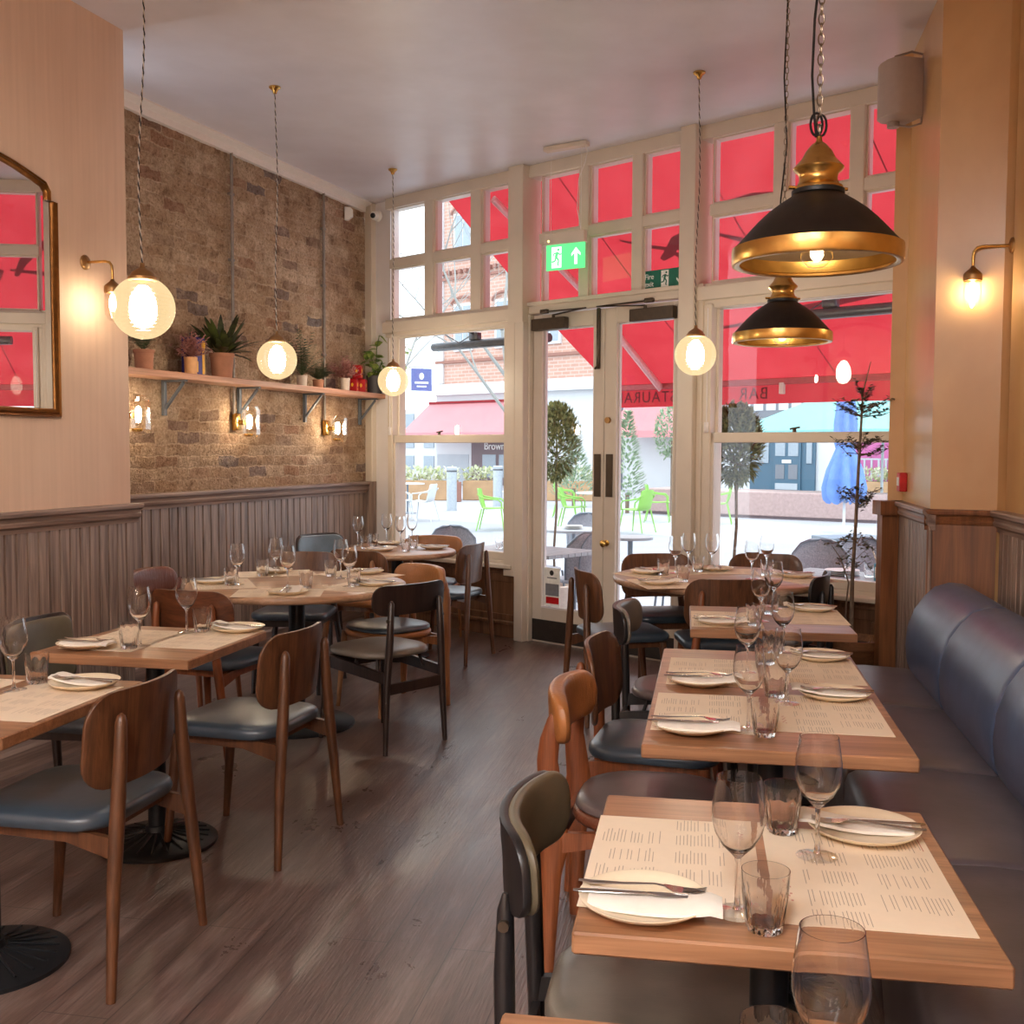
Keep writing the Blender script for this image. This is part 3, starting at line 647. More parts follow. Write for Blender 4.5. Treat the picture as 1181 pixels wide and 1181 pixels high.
def chair_pad(label, wd, pad, seatrim, seat, loc, rz, group=None):
    t = thing('dining_chair', label, 'chair', loc, rz, group)
    b = MB(); panel(b, .45, .135, .712, -.268, .060, .060, .052, True, .08, .012, 2.2); b.build('backrest', pad, t)
    b = MB(); cushion(b, .45, .44, .412, .448, .17, .0, .10, .012, .0); b.build('seat_shell', seatrim, t)
    b = MB(); cushion(b, .435, .425, .446, .474, .16, .014, .10, .014, .0); b.build('seat', seat, t)
    for s in (-1, 1):
        b = MB(); rings = []
        for z, w, y, x, th in [(0, .018, -.262, .205, .011), (.28, .030, -.255, .192, .013), (.37, .046, -.25, .190, .013), (.45, .038, -.252, .190, .013), (.60, .030, -.268, .186, .012), (.66, .028, -.262, .184, .012), (.715, .020, -.250, .183, .010), (.73, .012, -.25, .183, .006)]:
            rings.append([(s*x+th*cos(a)*1.0, y+w*sin(a), z) for a in [2*pi*k/12 for k in range(12)]])
        b.loft(rings); b.build('rear_leg', wd, t)
        b = MB(); b.tube([(s*.20, .21, 0), (s*.188, .185, .30), (s*.180, .17, .43)], [.012, .019, .022], 10, up=(1, 0, 0)); b.build('front_leg', wd, t)
    b = MB()
    for s in (-1, 1): b.loft([[(s*.19-.010, -.25, .34), (s*.19+.010, -.25, .34), (s*.19+.010, -.25, .40), (s*.19-.010, -.25, .40)], [(s*.188-.01, -.12, .37), (s*.188+.01, -.12, .37), (s*.188+.01, -.12, .41), (s*.188-.01, -.12, .41)], [(s*.178-.01, .17, .365), (s*.178+.01, .17, .365), (s*.178+.01, .17, .415), (s*.178-.01, .17, .415)]], True, True, True)
    b.box(-.175, .175, .155, .175, .36, .414); b.box(-.18, .18, -.258, -.24, .35, .40)
    b.build('seat_frame', wd, t)
    return t
def face(d): return atan2(d[1], d[0])-pi/2
def pose(rear, d, back=.25):        # rear-feet centre and facing direction -> location, rotation
    v = Vector((d[0], d[1], 0)).normalized(); return (rear[0]+v.x*back, rear[1]+v.y*back, 0), face(v)
GL = 'dining chairs along the panelled left side'; GR = 'dining chairs along the right-hand tables'
def put(kind, rear, d, *a, back=.25, **kw):
    l, r = pose(rear, d, back); return kind(*a, l, r, **kw)
# left side
put(chair_ply, (-1.007, 3.01), (-.975, .222), 'walnut ply chair with dark blue seat, nearest of the chairs on the left', 'ply', 'walnut', 'navy', group=GL)
put(chair_ply, (-.745, 3.906), (-.956, .294), 'walnut ply chair with shiny blue-grey seat at the second square table on the left', 'ply', 'walnut', 'navy', group=GL)
put(chair_ply, (-1.86, 4.09), (.985, -.17), 'dark-legged chair with flat olive leather back against the left panelling', 'darkwood', 'darkwood', 'navy_dark', group=GL, pad='olive', cr=.045)
put(chair_ply, (-1.50, 4.915), (.34, .94), 'walnut ply chair with swirling grain back, behind the wine glasses of the second left table', 'ply_x', 'mahog', 'navy', group=GL)
put(chair_pad, (-2.02, 5.97), (.96, -.28), 'brown leather topped chair by the left panelling at the large round table', 'mahog', 'brownlth', 'brownlth', 'plumlth', group=GL)
put(chair_ply, (-1.30, 6.82), (-.08, -1), 'ply chair with dark blue seat on the far side of the large left round table', 'ply', 'darkwood', 'navy', group=GL)
put(chair_band, (-.473, 5.227), (-.73, .68), 'near-black wooden chair with low curved back rail and grey seat on the left', 'darkwood', 'olive_grey', group=GL)
put(chair_pad, (-.511, 6.246), (-.73, -.69), 'light oak chair with tan leather top rail behind the near-black chair', 'oakleg', 'tan', 'tan', 'navy', group=GL)
put(chair_ply, (-1.02, 6.90), (.45, .89), 'ply chair with tan seat between the two left round tables', 'ply', 'oakleg', 'tan', group=GL)
put(chair_ply, (-.23, 7.44), (-.93, .365), 'walnut ply chair at the small window table, its back to the entrance doors', 'ply', 'walnut', 'navy', group=GL)
put(chair_ply, (-1.50, 8.28), (.70, -.70), 'pale blue-grey backed chair in the corner under the shelf', 'darkwood', 'darkwood', 'bluegrey', group=GL, pad='bluegrey')
put(chair_pad, (-.60, 8.36), (-.12, -1), 'tan leather topped chair on the window side of the small round table', 'oakleg', 'tan', 'tan', 'navy', group=GL)
# right side
put(chair_band, (.03, 1.99), (.985, -.17), 'black wooden chair with olive leather back pad, nearest chair on the right', 'blackwood', 'olive_grey', group=GR, pad='olive')
put(chair_pad, (.165, 3.13), (.968, -.25), 'reddish wooden chair with tan leather top rail, second from the front in the right row', 'mahog', 'tan', 'brownlth', 'plumlth', group=GR)
put(chair_ply, (.27, 3.74), (.96, -.28), 'walnut ply chair with blue-grey seat, third from the front in the right row', 'ply', 'mahog', 'navy', group=GR)
put(chair_band, (.475, 4.56), (.975, -.22), 'black wooden chair with grey-olive leather back, at the smallest right-hand square table', 'blackwood', 'plumlth', group=GR, pad='olive_grey')
put(chair_ply, (.36, 5.85), (.977, .21), 'walnut ply chair at the left of the right round table, seen edge-on before the doors', 'ply', 'walnut', 'navy', group=GR)
put(chair_ply, (.90, 6.80), (.12, -1), 'walnut ply chair behind the right round table in front of the door post', 'ply', 'walnut', 'navy_dark', group=GR)
put(chair_ply, (1.60, 6.82), (-.15, -1), 'mid-brown ply chair behind the right round table in front of the large window', 'ply', 'walnut', 'navy_dark', group=GR)
put(chair_ply, (1.11, 5.43), (0.0, 1), 'straight-grained ply chair tucked in on the near side of the right round table', 'ply', 'mahog', 'navy', group=GR)
put(chair_band, (1.655, 5.70), (-.90, .40), 'black chair seen from the side between the right round table and the potted tree', 'blackwood', 'navy_dark', group=GR)

# ================================================================== TABLES
def pedestal(t, x, y, H, disc=.215, pole=.033, square=False):
    b = MB()
    b.lathe([(0, 0), (disc, 0), (disc, .012), (disc-.012, .020), (.09, .038), (pole+.012, .050), (pole+.008, .07), (0, .07)], 40, (x, y))
    if not square:
        for k in range(22):
            a = 2*pi*k/22; b.tube([(x+cos(a)*.05, y+sin(a)*.05, .049), (x+cos(a)*.12, y+sin(a)*.12, .036), (x+cos(a)*(disc-.03), y+sin(a)*(disc-.03), .0235)], [.004, .004, .004], 5)
    b.build('table_base', 'iron', t)
    b = MB(); b.tube([(x, y, .05), (x, y, H-.03)], pole, 18); b.build('pedestal', 'iron', t)
    b = MB(); b.bbox(x-.14, x+.14, y-.02, y+.02, H-.05, H-.032, b=.002); b.bbox(x-.02, x+.02, y-.14, y+.14, H-.05, H-.032, b=.002); b.build('top_bracket', 'iron', t)
def square_table(label, c, rot, w, d, group, peds=None, H=.75, m='table'):
    t = thing('square_table' if peds is None else 'long_table', label, 'table', (c[0], c[1], 0), rot, group)
    b = MB(); b.bbox(-w/2, w/2, -d/2, d/2, H-.034, H, b=.0035); b.build('tabletop', m, t)
    for (x, y) in (peds or [(0, 0)]): pedestal(t, x, y, H)
    return t
def round_table(label, c, r, group, H=.75, disc=.30):
    t = thing('round_table', label, 'table', (c[0], c[1], 0), .3, group)
    MB().lathe([(0, H-.036), (r-.012, H-.036), (r-.002, H-.028), (r, H-.016), (r-.003, H-.004), (r-.010, H), (0, H)], 72).build('tabletop', 'table_round', t)
    pedestal(t, 0, 0, H, disc, .042, True)
    return t
TH = radians(-9.7)
GT = 'square tables beside the banquette'; GU = 'tables along the left panelling'
square_table('oak square table with two menus nearest on the right', (.448, 1.824), TH, .615, .648, GT)
square_table('long oak table laid for four in the middle of the banquette row', (.745, 3.152), radians(-10.4), .64, 1.29, GT, [(0, -.36), (0, .36)])
square_table('smaller oak square table at the far end of the banquette', (1.075, 4.53), radians(-9), .64, .66, GT)
square_table('oak square table at the photographer\'s edge, below the nearest wine glass', (.24, .96), TH, .615, .648, GT)
LT = radians(-12.5)
square_table('oak square table at the left edge with one chair pushed in', (-1.475, 2.99), radians(-11), .60, .66, GU)
square_table('second oak square table on the left, beside the plaster pier', (-1.306, 3.935), LT, .60, .60, GU)
round_table('large pale oak round table laid for five under the shelf', (-1.13, 5.66), .575, 'round tables')
round_table('small round table in the left window corner', (-.80, 7.55), .41, 'round tables', disc=.22)
round_table('round table in front of the right-hand window', (1.155, 6.04), .585, 'round tables')

# ================================================================== TABLEWARE
def wine_profile():
    o = [(.0362, .0), (.0362, .0015), (.030, .0035), (.012, .006), (.0052, .011), (.0040, .03), (.0040, .080), (.0050, .088), (.013, .096), (.026, .109), (.036, .128), (.0405, .148), (.0395, .168), (.0355, .195), (.0325, .213)]
    return o
def mk_wine():
    t = thing('wine_glass', 'x', 'wine glass')
    outer = [(0, .0875), (.0052, .087), (.013, .0955), (.026, .1085), (.0365, .128), (.0410, .148), (.0400, .170), (.0362, .195), (.0335, .213)]
    inner = [(.0325, .213), (.0352, .195), (.0390, .170), (.0400, .148), (.0355, .129), (.025, .1105), (.012, .0985), (0, .0965)]
    MB().lathe(outer+inner, 32).build('bowl', 'crystal', t)
    MB().lathe([(0, .0872), (.0052, .0868), (.0040, .078), (.0038, .03), (.0052, .010), (.0070, .0072), (0, .007)], 14).build('stem', 'solidglass', t)
    MB().lathe([(0, .0005), (.035, .0005), (.036, .0015), (.030, .0032), (.012, .0055), (.006, .0068), (0, .0068)], 32).build('foot', 'tumbler', t)
    return t
def mk_tumbler():
    b = MB(); prof = [(0, .001), (.024, .001), (.0262, .004), (.0285, .02), (.0325, .055), (.0345, .068), (.0355, .092), (.0345, .092), (.0335, .070), (.0290, .050), (.0245, .018), (.022, .013), (0, .012)]
    b.lathe(prof, 54, flute=(.07, 9, .003, .06)); o = b.build('tumbler', 'tumbler2'); tag(o, 'x', 'tumbler'); return o
def mk_plate():
    o = MB().lathe([(0, .002), (.055, .002), (.060, .0), (.064, .003), (.090, .011), (.1005, .018), (.1015, .020), (.099, .0205), (.088, .0145), (.066, .008), (.04, .0065), (0, .006)], 44).build('side_plate', 'plate')
    tag(o, 'x', 'plate'); return o
def mk_napkin():
    b = MB(); rings = []
    for x, w, z, yo in [(-.085, .034, .012, -.006), (-.05, .038, .011, -.01), (0, .040, .010, -.014), (.04, .040, .012, -.018), (.075, .040, .017, -.022), (.10, .038, .022, -.026), (.118, .034, .019, -.030)]:
        rings.append([(x, yo-w, z), (x, yo-w*.5, z+.003), (x, yo, z+.002), (x, yo+w*.6, z+.003), (x, yo+w, z), (x, yo+w, z+.0055), (x, yo+w*.5, z+.010), (x, yo, z+.0085), (x, yo-w*.5, z+.0105), (x, yo-w, z+.005)])
    b.loft(rings); o = b.build('napkin', 'napkin'); tag(o, 'x', 'napkin'); return o
def mk_knife():
    t = thing('knife', 'x', 'knife')
    b = MB(); b.tube([(-.115, 0, .0), (-.10, 0, 0), (-.05, 0, .0005), (-.005, 0, .001), (.0, 0, .001)], [.003, .0052, .0048, .0040, .003], 8, sq=.6, up=(0, 1, 0)); b.build('handle', 'chrome', t)
    b = MB(); b.loft([[(0, -.003, .0), (0, .004, 0), (0, .004, .002), (0, -.003, .002)], [(.02, -.008, 0), (.02, .004, 0), (.02, .004, .0025), (.02, -.008, .001)], [(.075, -.009, 0), (.075, .004, 0), (.075, .004, .002), (.075, -.009, .001)], [(.105, .001, 0), (.105, .004, 0), (.105, .004, .001), (.105, .001, .001)]], True, True, True); b.build('blade', 'chrome', t)
    return t
def mk_fork():
    t = thing('fork', 'x', 'fork')
    b = MB(); b.tube([(-.10, 0, .002), (-.08, 0, .001), (-.03, 0, .004), (.02, 0, .009), (.04, 0, .007)], [.004, .0055, .0035, .0025, .003], 8, sq=.5, up=(0, 1, 0)); b.build('handle', 'chrome', t)
    b = MB(); b.loft([[(.035, -.003, .007), (.035, .003, .007), (.035, .003, .009), (.035, -.003, .009)], [(.05, -.011, .003), (.05, .011, .003), (.05, .011, .005), (.05, -.011, .005)], [(.065, -.012, .002), (.065, .012, .002), (.065, .012, .004), (.065, -.012, .004)]], True, True, True)
    for k in range(4): y = -.0095+k*.0063; b.tube([(.064, y, .003), (.085, y, .003), (.10, y, .008)], [.0017, .0017, .001], 5)
    b.build('tines', 'chrome', t); return t
def mk_menu():
    t = thing('paper_menu', 'x', 'placemat menu')
    MB().box(-.1435, .1435, -.2125, .2125, 0, .0010).build('sheet', 'paper', t)
    b = MB(); rnd = random.Random(3); z = .0012
    def line(x, y0, y1, w=.0014): b.add([(x-w/2, y0, z), (x+w/2, y0, z), (x+w/2, y1, z), (x-w/2, y1, z)], [(0, 1, 2, 3)], True)
    for j, y in enumerate((-.190, -.100, -.012, .074, .150)):
        for x0, x1 in ((-.128, -.020), (.004, .092)):
            if j == 4 and x0 < 0: continue
            x = x0
            while x < x1:
                if rnd.random() < .86: line(x, y+rnd.random()*.006, y+.045+rnd.random()*.026)
                x += .0064 if rnd.random() < .85 else .012
    b.build('printed_text', 'ink', t)
    b = MB()
    for k in range(9): line(.118+.004*sin(k*2.1), .05+k*.009, .056+k*.009, .004)
    for x in (-.132, ): line(x, -.19, -.13, .002)
    b.build('printed_crest', 'redink', t)
    return t
PW, PT_, PP, PN, PK, PF, PM = mk_wine(), mk_tumbler(), mk_plate(), mk_napkin(), mk_knife(), mk_fork(), mk_menu()
PROTO_USED = {}
def item(proto, loc, rz, label, group=None):
    bpy.context.view_layer.update() if False else None
    if proto.name not in PROTO_USED:
        PROTO_USED[proto.name] = 1; proto.location = loc; proto.rotation_euler = (0, 0, rz); proto['label'] = label
        if group: proto['group'] = group
        return proto
    return dup(proto, loc, rz, label, group)
TZ = .7505
def setting(px, py, rz, where, mat=(.04, .20), menu=True, cut=True, matrz=0, z=TZ):
    """plate, napkin, knife, fork and paper menu; diner sits towards local -x"""
    P = at(px, py, z+.01); c, s = cos(rz), sin(rz)
    L = lambda x, y, zz: (P.x+x*c-y*s, P.y+x*s+y*c, z+zz)
    if menu: item(PM, L(mat[0], mat[1], .0), rz+matrz, 'printed paper menu '+where, 'paper menus under the plates')
    item(PP, L(0, 0, .0013), rz, 'cream side plate '+where, 'cream side plates')
    item(PN, L(0, 0, .0005), rz, 'folded white napkin on the plate '+where, 'folded napkins')
    if cut:
        item(PK, L(.005, -.004, .0245), rz+.03, 'steel knife on the napkin '+where, 'table knives')
        item(PF, L(-.005, .018, .0245), rz-.10, 'steel fork beside the knife '+where, 'table forks')
def wine(px, py, where, z=TZ): p = at(px, py, z); item(PW, (p.x, p.y, z), 0, 'empty stemmed wine glass '+where, 'wine glasses')
def tumb(px, py, where, z=TZ): p = at(px, py, z); item(PT_, (p.x, p.y, z), 0, 'fluted glass tumbler '+where, 'water tumblers')
# nearest right table
n1 = 'on the nearest right-hand table'
setting(743, 1040, TH, 'at the aisle side of the nearest right-hand table'); setting(996, 957, TH+pi, 'at the banquette side of the nearest right-hand table')
wine(850, 1053, n1+', left of the pair'); wine(942, 988, n1+', right of the pair'); tumb(882, 1073, n1+', at its front edge'); tumb(902, 960, n1+', at its back edge')
# glasses on the table under the lens
pz = Vector((.335, 1.10, TZ)); item(PW, pz, 0, 'wine glass cut off by the bottom edge of the picture', 'wine glasses')
item(PT_, (.285, 1.14, TZ), 0, 'tumbler just peeping in at the bottom edge of the picture', 'water tumblers')
# long table
n2 = 'of the long right-hand table'; T2 = radians(-10.4)
setting(798, 838, T2, 'at the near aisle seat '+n2); setting(962, 801, T2+pi, 'at the near banquette seat '+n2)
setting(808, 785, T2, 'at the far aisle seat '+n2, mat=(.04, .19)); setting(945, 757, T2+pi, 'at the far banquette seat '+n2, mat=(.04, .19))
wine(863, 841, 'at the near aisle seat '+n2); wine(907.6, 811.7, 'at the near banquette seat '+n2); wine(861, 778, 'at the far aisle seat '+n2); wine(902, 752.5, 'at the far banquette seat '+n2)
tumb(882, 849, 'at the near edge '+n2); tumb(894, 804.5, 'behind the near pair of wine glasses '+n2); tumb(884, 767, 'in the middle '+n2); tumb(891, 757, 'towards the far edge '+n2)
n4 = 'of the smallest right-hand square table'
setting(830, 717, radians(-9), 'at the aisle seat '+n4, mat=(.03, .13)); setting(936, 702, radians(171), 'at the banquette seat '+n4, mat=(.03, .17))
wine(877, 716.5, 'at the front '+n4); wine(892, 703, 'at the back '+n4); tumb(870, 723, 'at the front '+n4); tumb(888, 709, 'at the back '+n4)
# right round table
n5 = 'on the right round table'
setting(747, 659.5, radians(-60), n5+', far left', (.03, .04)); setting(758.5, 671.5, radians(10), n5+', near left', (.03, .02)); setting(826, 656, radians(-95), n5+', at the back', (.04, .0)); setting(917.7, 663.7, radians(200), n5+', at the right', (.02, .06))
for q, w in (((765, 663.5), 'beside the far left plate'), ((788, 671), 'beside the near left plate'), ((805, 659.5), 'in the middle'), ((884, 664), 'at the right')): tumb(*q, n5+', '+w)
for q, w in (((779, 661), 'leftmost'), ((794, 656), 'second from the left'), ((821, 657), 'in the middle'), ((867, 667.5), 'second from the right'), ((884, 660), 'rightmost')): wine(*q, n5+', '+w)
# large left round table
n6 = 'on the large left round table'
setting(332, 683, radians(95), n6+', nearest the camera', (.05, .05)); setting(246, 670.5, radians(20), n6+', leftmost', (.05, -.05)); setting(433, 673, radians(165), n6+', rightmost', (.05, .05)); setting(317, 658.5, radians(-70), n6+', far left', (.05, 0)); setting(422, 659.8, radians(-125), n6+', far right', (.05, 0))
for q, w in (((274, 674.5), 'leftmost'), ((318, 664.5), 'second from the left'), ((332, 677.5), 'in the middle'), ((393, 667), 'second from the right'), ((403, 676.5), 'rightmost')): wine(*q, n6+', '+w)
for q, w in (((266, 675), 'at the left'), ((303, 664.5), 'at the back left'), ((353, 679), 'near the middle'), ((381.6, 664.5), 'at the back right'), ((408, 675.6), 'at the right')): tumb(*q, n6+', '+w)
# small window table
n7 = 'on the small window table'
setting(447.5, 627, radians(-80), n7+', at the back', menu=False, cut=True); setting(438, 634, radians(60), n7+', at the front', menu=False); setting(500.6, 631.5, radians(185), n7+', at the right', menu=False)
for q, w in (((413, 629), 'leftmost'), ((446, 625), 'second from the left'), ((462, 629), 'third from the left'), ((475, 626), 'rightmost')): wine(*q, n7+', '+w)
for q, w in (((421, 633), 'at the left'), ((431, 630.5), 'left of the middle'), ((468, 636), 'at the front'), ((477, 632), 'at the right')): tumb(*q, n7+', '+w)
# left square tables
n8 = 'on the left table cut by the picture edge'
setting(97.5, 788.5, radians(-11)+pi, n8, (.03, .19)); wine(16, 796, n8); tumb(43, 788, n8)
P = at(4, 793, TZ); item(PM, (-1.66, 3.08, TZ), radians(-11), 'printed paper menu at the wall side of the left table cut by the picture edge', 'paper menus under the plates')
n9 = 'of the second left square table'
setting(99.6, 743.5, LT, 'at the wall side '+n9, (.055, .17)); setting(274.5, 725, LT+pi, 'at the aisle side '+n9, (.05, .17))
wine(161.5, 745, 'at the wall side '+n9); wine(215.5, 729.5, 'at the aisle side '+n9); tumb(149.4, 748, 'at the wall side '+n9); tumb(233, 728.5, 'at the aisle side '+n9)

# ================================================================== BANQUETTE
bq = thing('banquette', 'long dark leather banquette with rolled back along the right wall', 'bench', BQ.o, BQ.a)
def seat_prof(i):   # (y into wall, z)
    k = 1-i
    return [(-.44+i, .06), (-.455+i, .22), (-.462+i, .36), (-.462+i, .415), (-.452+i, .445-i*.5), (-.425+i, .462-i), (-.38, .470-i), (-.2, .474-i), (-.03, .466-i), (.05, .455-i), (.05, .06)]
def back_prof(i):
    return [(-.0+i, .44), (-.022+i, .50), (-.030+i, .58), (-.022+i, .66), (.005+i, .74), (.045+i*.6, .80-i*.5), (.09, .845-i), (.15, .865-i), (.21, .862-i), (.26, .83-i), (.31, .80-i), (.31, .44)]
divs = [-.20, .60, 1.47, 2.27, 3.08, 3.9, 4.75]
for a, c in zip(divs[:-1], divs[1:]):
    b = MB(); b.loft([[(x, y, z) for y, z in seat_prof(i)] for x, i in ((a+.002, .012), (a+.008, .005), (a+.025, .0), (a+.2, -.002), (c-.2, -.002), (c-.025, .0), (c-.008, .005), (c-.002, .012))]); b.build('seat_cushion', 'bench', bq)
    b = MB(); b.loft([[(x, y, z) for y, z in back_prof(i)] for x, i in ((a+.002, .012), (a+.008, .005), (a+.025, .0), (a+.2, -.003), (c-.2, -.003), (c-.025, 0), (c-.008, .005), (c-.002, .012))]); b.build('back_cushion', 'benchback', bq)
b = MB(); b.box(divs[0]+.01, divs[-1], -.40, .30, 0, .07); b.build('plinth', 'darkwood', bq)
# ================================================================== LAMPS
def twist(b, top, bot, r, a0, wob=.006, turns=30, n=90):
    pts = []
    for i in range(n+1):
        k = i/n; a = a0+k*turns*2*pi; p = Vector(top).lerp(Vector(bot), k); w = wob*sin(k*5.0)*sin(k*pi)
        pts.append((p.x+w+.0022*cos(a), p.y+.0022*sin(a), p.z))
    b.tube(pts, r, 5)
def globe_lamp(label, x, y, z, wob=.01, cz=CEIL):
    t = thing('globe_pendant', label, 'pendant lamp', (x, y, z), 0, 'ribbed glass globe pendants')
    R = .1165; pr = []
    for i in range(33):
        a = -pi/2+(pi/2+1.20)*i/32; pr.append((max(R*cos(a), .0005), R*sin(a)))
    MB().lathe(pr, 48).build('glass_globe', 'globe', t)
    MB().lathe([(.040, .098), (.052, .100), (.053, .112), (.046, .118), (.040, .130), (.022, .142), (.010, .150), (.008, .165), (0, .166)], 28).build('gallery_cap', 'brass_dull', t)
    b = MB(); b.lathe([(0, -.078), (.026, -.070), (.046, -.04), (.050, 0), (.044, .038), (.030, .062), (.018, .08), (0, .085)], 20); b.build('light_bulb', 'bulb_big', t)
    top = (0, 0, cz-z-.02); b = MB(); twist(b, top, (0, 0, .16), .0026, 0, wob); b.build('cord', 'cordblack', t)
    b = MB(); twist(b, top, (0, 0, .16), .0024, pi, wob); b.build('cord', 'cordwhite', t)
    MB().lathe([(0, cz-z-.001), (.034, cz-z-.001), (.034, cz-z-.008), (.018, cz-z-.020), (.010, cz-z-.040), (0, cz-z-.042)], 24).build('ceiling_rose', 'brass', t)
globe_lamp('ribbed glass globe pendant nearest the plaster pier, largest of the four', -1.383, 4.09, 1.98, .022)
globe_lamp('ribbed glass globe pendant in front of the shelf with plants', -1.393, 6.449, 1.98, .012)
globe_lamp('ribbed glass globe pendant by the left window, smallest of the four', -.910, 8.304, 1.972, .006)
globe_lamp('ribbed glass globe pendant hanging in front of the post beside the doors', 1.033, 6.171, 1.995, .012)
for x, y in ((-1.5, -.6), (-1.6, -2.6), (-3.0, -2.2)): globe_lamp('added ribbed glass globe pendant, unseen fill light behind the camera', x, y, 1.98)  # unseen globes added behind the camera for warm fill
for i, (x, y) in enumerate(((-2.3, -1.0), (-.6, -.9), (-2.9, -3.0), (-.9, -3.0))):  # glowing panels added out of view to light the foreground
    t = thing('added_fill_light', 'added flat square fill light, unseen on the ceiling behind the camera', 'ceiling light', (x, y, CEIL), 0, 'added fill lights behind the camera')
    MB().bbox(-.38, .38, -.38, .38, -.035, -.001).build('frame', 'white', t); MB().box(-.35, .35, -.35, .35, -.04, -.036).build('diffuser', 'fill_panel', t)
def metal_pendant(label, x, y, z):
    t = thing('metal_pendant', label, 'pendant lamp', (x, y, z), 0, 'dark metal pendants over the banquette tables')
    so = [(.222, .045), (.205, .062), (.185, .085), (.16, .112), (.13, .140), (.10, .162), (.078, .176), (.066, .184), (.064, .19)]
    si = [(.060, .186), (.075, .170), (.098, .156), (.128, .134), (.158, .107), (.182, .080), (.202, .057), (.219, .042)]
    MB().lathe(so, 56).build('shade', 'shade', t); MB().lathe(si, 56).build('shade_lining', 'shade_in', t)
    MB().lathe([(.220, .046), (.2255, .044), (.2265, .030), (.2265, .006), (.2245, .0), (.216, -.002), (.205, .002), (.204, .008), (.214, .012), (.217, .03), (.216, .044)], 64).build('brass_rim', 'brass', t)
    MB().lathe([(.064, .188), (.067, .196), (.064, .206), (.056, .210), (.050, .226), (.052, .240), (.064, .250), (.067, .256), (.060, .264), (.045, .280), (.035, .300), (.020, .318), (.009, .326), (.007, .340), (0, .341)], 36).build('brass_cap', 'brass', t)
    MB().lathe([(.0655, .183), (.070, .186), (.070, .196), (.0655, .199)], 30).build('collar', 'iron', t)
    b = MB()
    for a in (.1, pi+.1, pi/2+.4): b.tube([(cos(a)*.06, sin(a)*.06, .203), (cos(a)*.082, sin(a)*.082, .203)], .005, 8)
    b.build('thumb_screw', 'brass', t)
    MB().lathe([(0, -.012), (.024, -.006), (.042, .014), (.045, .040), (.036, .068), (.018, .088), (.016, .110)], 24).build('clear_bulb', 'lampglass', t)
    MB().lathe([(0, .022), (.015, .030), (.019, .045), (.014, .062), (0, .070)], 14).build('filament', 'bulb_small', t)
    MB().lathe([(.018, .085), (.022, .10), (.024, .16), (.03, .185)], 16).build('lamp_holder', 'brass_dull', t)
    ch = MB(); h = CEIL-z; zz = .345; k = 0
    while zz < h-.02:
        pts = []
        for q in range(13):
            a = 2*pi*q/12; u, v = .0075*cos(a), .016*sin(a)
            pts.append((u, 0, zz+.012+v) if k % 2 else (0, u, zz+.012+v))
        ch.tube(pts, .0019, 5, False); zz += .0265; k += 1
    ch.build('chain', 'chain', t)
    b = MB(); pts = [(-.012, 0, .34)]
    for i in range(17): a = i/16*2*pi; pts.append((-.004+.016*sin(a)-.004, .0, .372-.030*cos(a)))
    pts += [(-.015, 0, .40), (-.022, .0, .50), (-.018, 0, .65), (.006, .0, .9), (-.012, .0, 1.2), (0, .004, h-.02)]
    b.tube(pts, .0036, 6); b.tube([(.006+.014*cos(i/12*2*pi), .003, .37+.028*sin(i/12*2*pi)) for i in range(13)], .0034, 6); b.build('flex', 'cordblack', t)
    MB().lathe([(0, h-.0), (.05, h-.0), (.05, h-.012), (.03, h-.03), (0, h-.032)], 24).build('ceiling_rose', 'brass', t)
metal_pendant('dark metal dome pendant with brass rim, larger and nearer of the two', .822, 2.97, 1.962)
metal_pendant('dark metal dome pendant with brass rim, smaller and farther of the two', 1.245, 5.05, 1.955)
metal_pendant('added dark metal dome pendant, out of view, lighting the foreground', .36, .55, 1.985)  # third pendant added out of view to brighten the near tables
def arm_sconce(label, P, out, reach=.16, drop=.09):
    """P on the wall, out = horizontal direction away from the wall"""
    o = Vector(out).normalized(); a = atan2(o.y, o.x)
    t = thing('wall_sconce', label, 'wall lamp', P, a, 'brass swan-neck wall lamps')
    MB().lathe([(0, .018), (.012, .016), (.030, .010), (.036, .004), (.036, 0)], 24).build('wall_plate', 'brass_dull', t, rot=(0, pi/2, 0))
    b = MB(); b.tube([(0, 0, 0), (reach-.04, 0, 0), (reach-.015, 0, -.006), (reach-.003, 0, -.022), (reach, 0, -.05), (reach, 0, -drop)], .0065, 10); b.build('arm', 'brass', t)
    z = -drop
    MB().lathe([(.007, z+.004), (.012, z-.006), (.026, z-.018), (.038, z-.030), (.040, z-.040), (.040, z-.062), (.036, z-.064)], 26, (reach, 0)).build('gallery_cap', 'brass_dull', t)
    MB().lathe([(.036, z-.060), (.0385, z-.08), (.040, z-.13), (.036, z-.165), (.022, z-.190), (0, z-.198)], 26, (reach, 0)).build('glass_jar', 'lampglass', t)
    MB().lathe([(0, z-.150), (.012, z-.142), (.017, z-.12), (.014, z-.09), (.008, z-.07), (0, z-.066)], 14, (reach, 0)).build('filament_bulb', 'bulb', t)
n = PL.p(0, -1)-PL.o
arm_sconce('brass swan-neck wall lamp beside the mirror on the plaster pier', PL.p(*PL.hit(98, 300, .04)[:2])+Vector((0, 0, 2.35)), n, .155)
n = RT.p(0, -1)-RT.o; q = RT.hit(1168, 283, .06)
arm_sconce('brass swan-neck wall lamp on the ochre right-hand wall', RT.p(q[0], .06, q[2]), n, .165)
